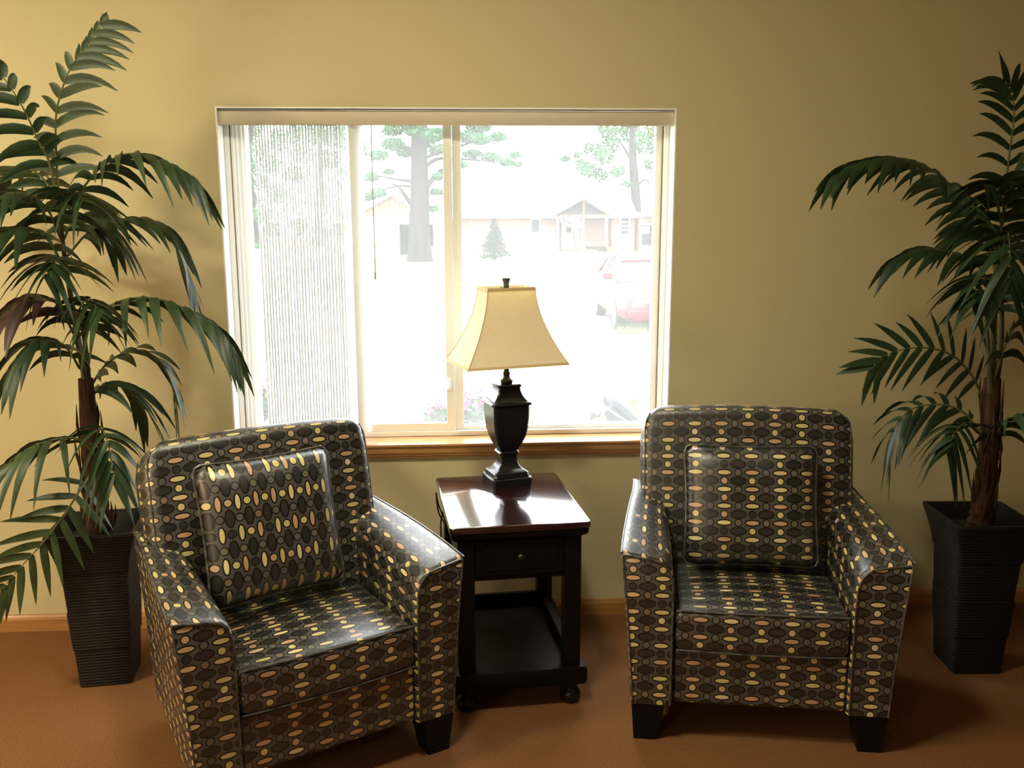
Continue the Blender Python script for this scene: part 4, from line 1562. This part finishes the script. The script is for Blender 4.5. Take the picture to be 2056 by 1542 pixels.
# ---- flowers close to the window
def flower_plant(px, py, spread, n, petal, label, hgt, group=None):
    g0 = ground_at(px, py)
    t = empty('flowering_plant', g0)
    tag(t, label, 'plant', group)
    fol = MB()
    tri_cloud(fol, Vector((0, 0, hgt * .42)), spread, 420, .045, hgt * .45 / spread)
    fol.build('foliage', M['weeds'], t)['kind'] = 'stuff'
    for k in range(n):
        a, r_ = random.uniform(0, 2 * PI), spread * random.uniform(0, 1) ** .5
        c = Vector((math.cos(a) * r_, math.sin(a) * r_ * .8, hgt * random.uniform(.55, 1.0)))
        b = MB()
        face = Vector((random.gauss(0, .5), -1, random.uniform(.2, .9))).normalized()
        s1 = face.orthogonal().normalized()
        s2 = face.cross(s1)
        rr = random.uniform(.028, .042)
        rim = []
        for j in range(10):
            q = 2 * PI * j / 10
            rj = rr * (1 if j % 2 else .78)
            rim.append(c + (s1 * math.cos(q) + s2 * math.sin(q)) * rj + face * .012)
        b.v += [tuple(c)] + [tuple(p) for p in rim]
        b.f += [[0, 1 + j, 1 + (j + 1) % 10] for j in range(10)]
        b.build('blossom', petal, t)


flower_plant(880, 869, .14, 26, M['pink'], 'pink flowering plant behind the lower left sash, left of the lamp', .34)
flower_plant(957, 872, .29, 60, M['pink'], 'large pink flowering plant seen just left of the black lamp base', .46)
flower_plant(524, 850, .10, 12, M['redflower'], 'red flowering plant in the narrow gap left of the blind slats', .50)

# ---- garden tool lying on the lawn (lower right corner of the window)
gp = ground_at(1240, 856)
ty = gp.y
gt = empty('garden_tool', (gp.x, gp.y, zg(gp.y)))
tag(gt, 'dark grey and yellow garden machine lying low on the lawn', 'garden tool')
tl = lambda px, py, dy=0: at(px, py, ty + dy) - gt.location
c = tl(1197, 834)
kx = (ty + CD) / F
b = MB().lathe([(8.5 * kx, -12 * kx), (9.5 * kx, -10.5 * kx), (8.5 * kx, -9 * kx), (4 * kx, -4 * kx), (4 * kx, 4 * kx), (8.5 * kx, 9 * kx), (9.5 * kx, 10.5 * kx), (8.5 * kx, 12 * kx)], 16, tuple(c), 'x')
b.build('wheel', M['tool_grey'], gt, smooth=True, angle=40)
b = MB().beam(tl(1216, 822, .1), tl(1245, 860, .1), .16, .16)
b.build('motor_housing', M['tool_grey'], gt, bevel=.01)
b = MB().beam(tl(1222, 822, -.02), tl(1262, 848, -.02), .02, .015)
b.build('edge_strip', M['pale_metal'], gt)
b = MB().beam(tl(1213, 817, .1), tl(1218, 828, .1), .035, .035)
b.build('filler_post', M['pale_metal'], gt, bevel=.004)
b = MB()
pts = [tl(1212, 795, .2), tl(1220, 808, .2), tl(1235, 815, .2), tl(1252, 828, .2), tl(1275, 850, .2)]
cs = catmull(pts, 14)
b.tube(cs, [(.008 + .07 * min(1, i / 6)) for i in range(15)], 8)
b.build('chute', M['tool_grey'], gt, smooth=True)
b = MB()
pts = [tl(1245, 815, .3), tl(1256, 806, .3), tl(1268, 806, .3), tl(1276, 820, .3), tl(1279, 845, .3), tl(1280, 860, .3)]
b.tube(catmull(pts, 18), .022, 8)
b.build('handle', M['tool_yellow'], gt, smooth=True)
b = MB().beam(tl(1270, 800, .3), tl(1282, 808, .3), .05, .05)
b.build('grip', M['tool_yellow'], gt, bevel=.008)
b = MB()
pts = [tl(1203, 848, -.05), tl(1207, 838, -.05), tl(1212, 836, -.05), tl(1216, 846, -.05)]
b.tube(catmull(pts, 10), .018, 8)
b.build('guard', M['tool_yellow'], gt, smooth=True)

# ---- slatted lawn chair partly behind the lamp
gp = ground_at(992, 842)
lc = empty('lawn_chair', (gp.x, gp.y, zg(gp.y)))
tag(lc, 'white slatted lawn chair outside, mostly hidden behind the lamp', 'chair')
MBs = lambda px, py, dy=0: at(px, py, gp.y + dy) - lc.location
for k in range(6):
    b = MB().beam(MBs(968 + 5 * k, 800 - 5.5 * k), MBs(984 + 5 * k, 818 - 5.5 * k), .02, .008)
    b.build('slat', M['white'], lc)
b = MB()
b.tube([MBs(962, 806), MBs(1000, 764)], .012, 6).tube([MBs(980, 824), MBs(1020, 780)], .012, 6)
b.build('back_frame', M['pale_metal'], lc)
for sx, sy in ((-.12, -.1), (.16, -.1), (-.12, .2), (.16, .2)):
    p = MBs(985, 815) + Vector((sx, sy, 0))
    b = MB().tube([(p.x, p.y, 0), (p.x, p.y, max(.1, p.z))], .012, 6)
    b.build('leg', M['pale_metal'], lc)
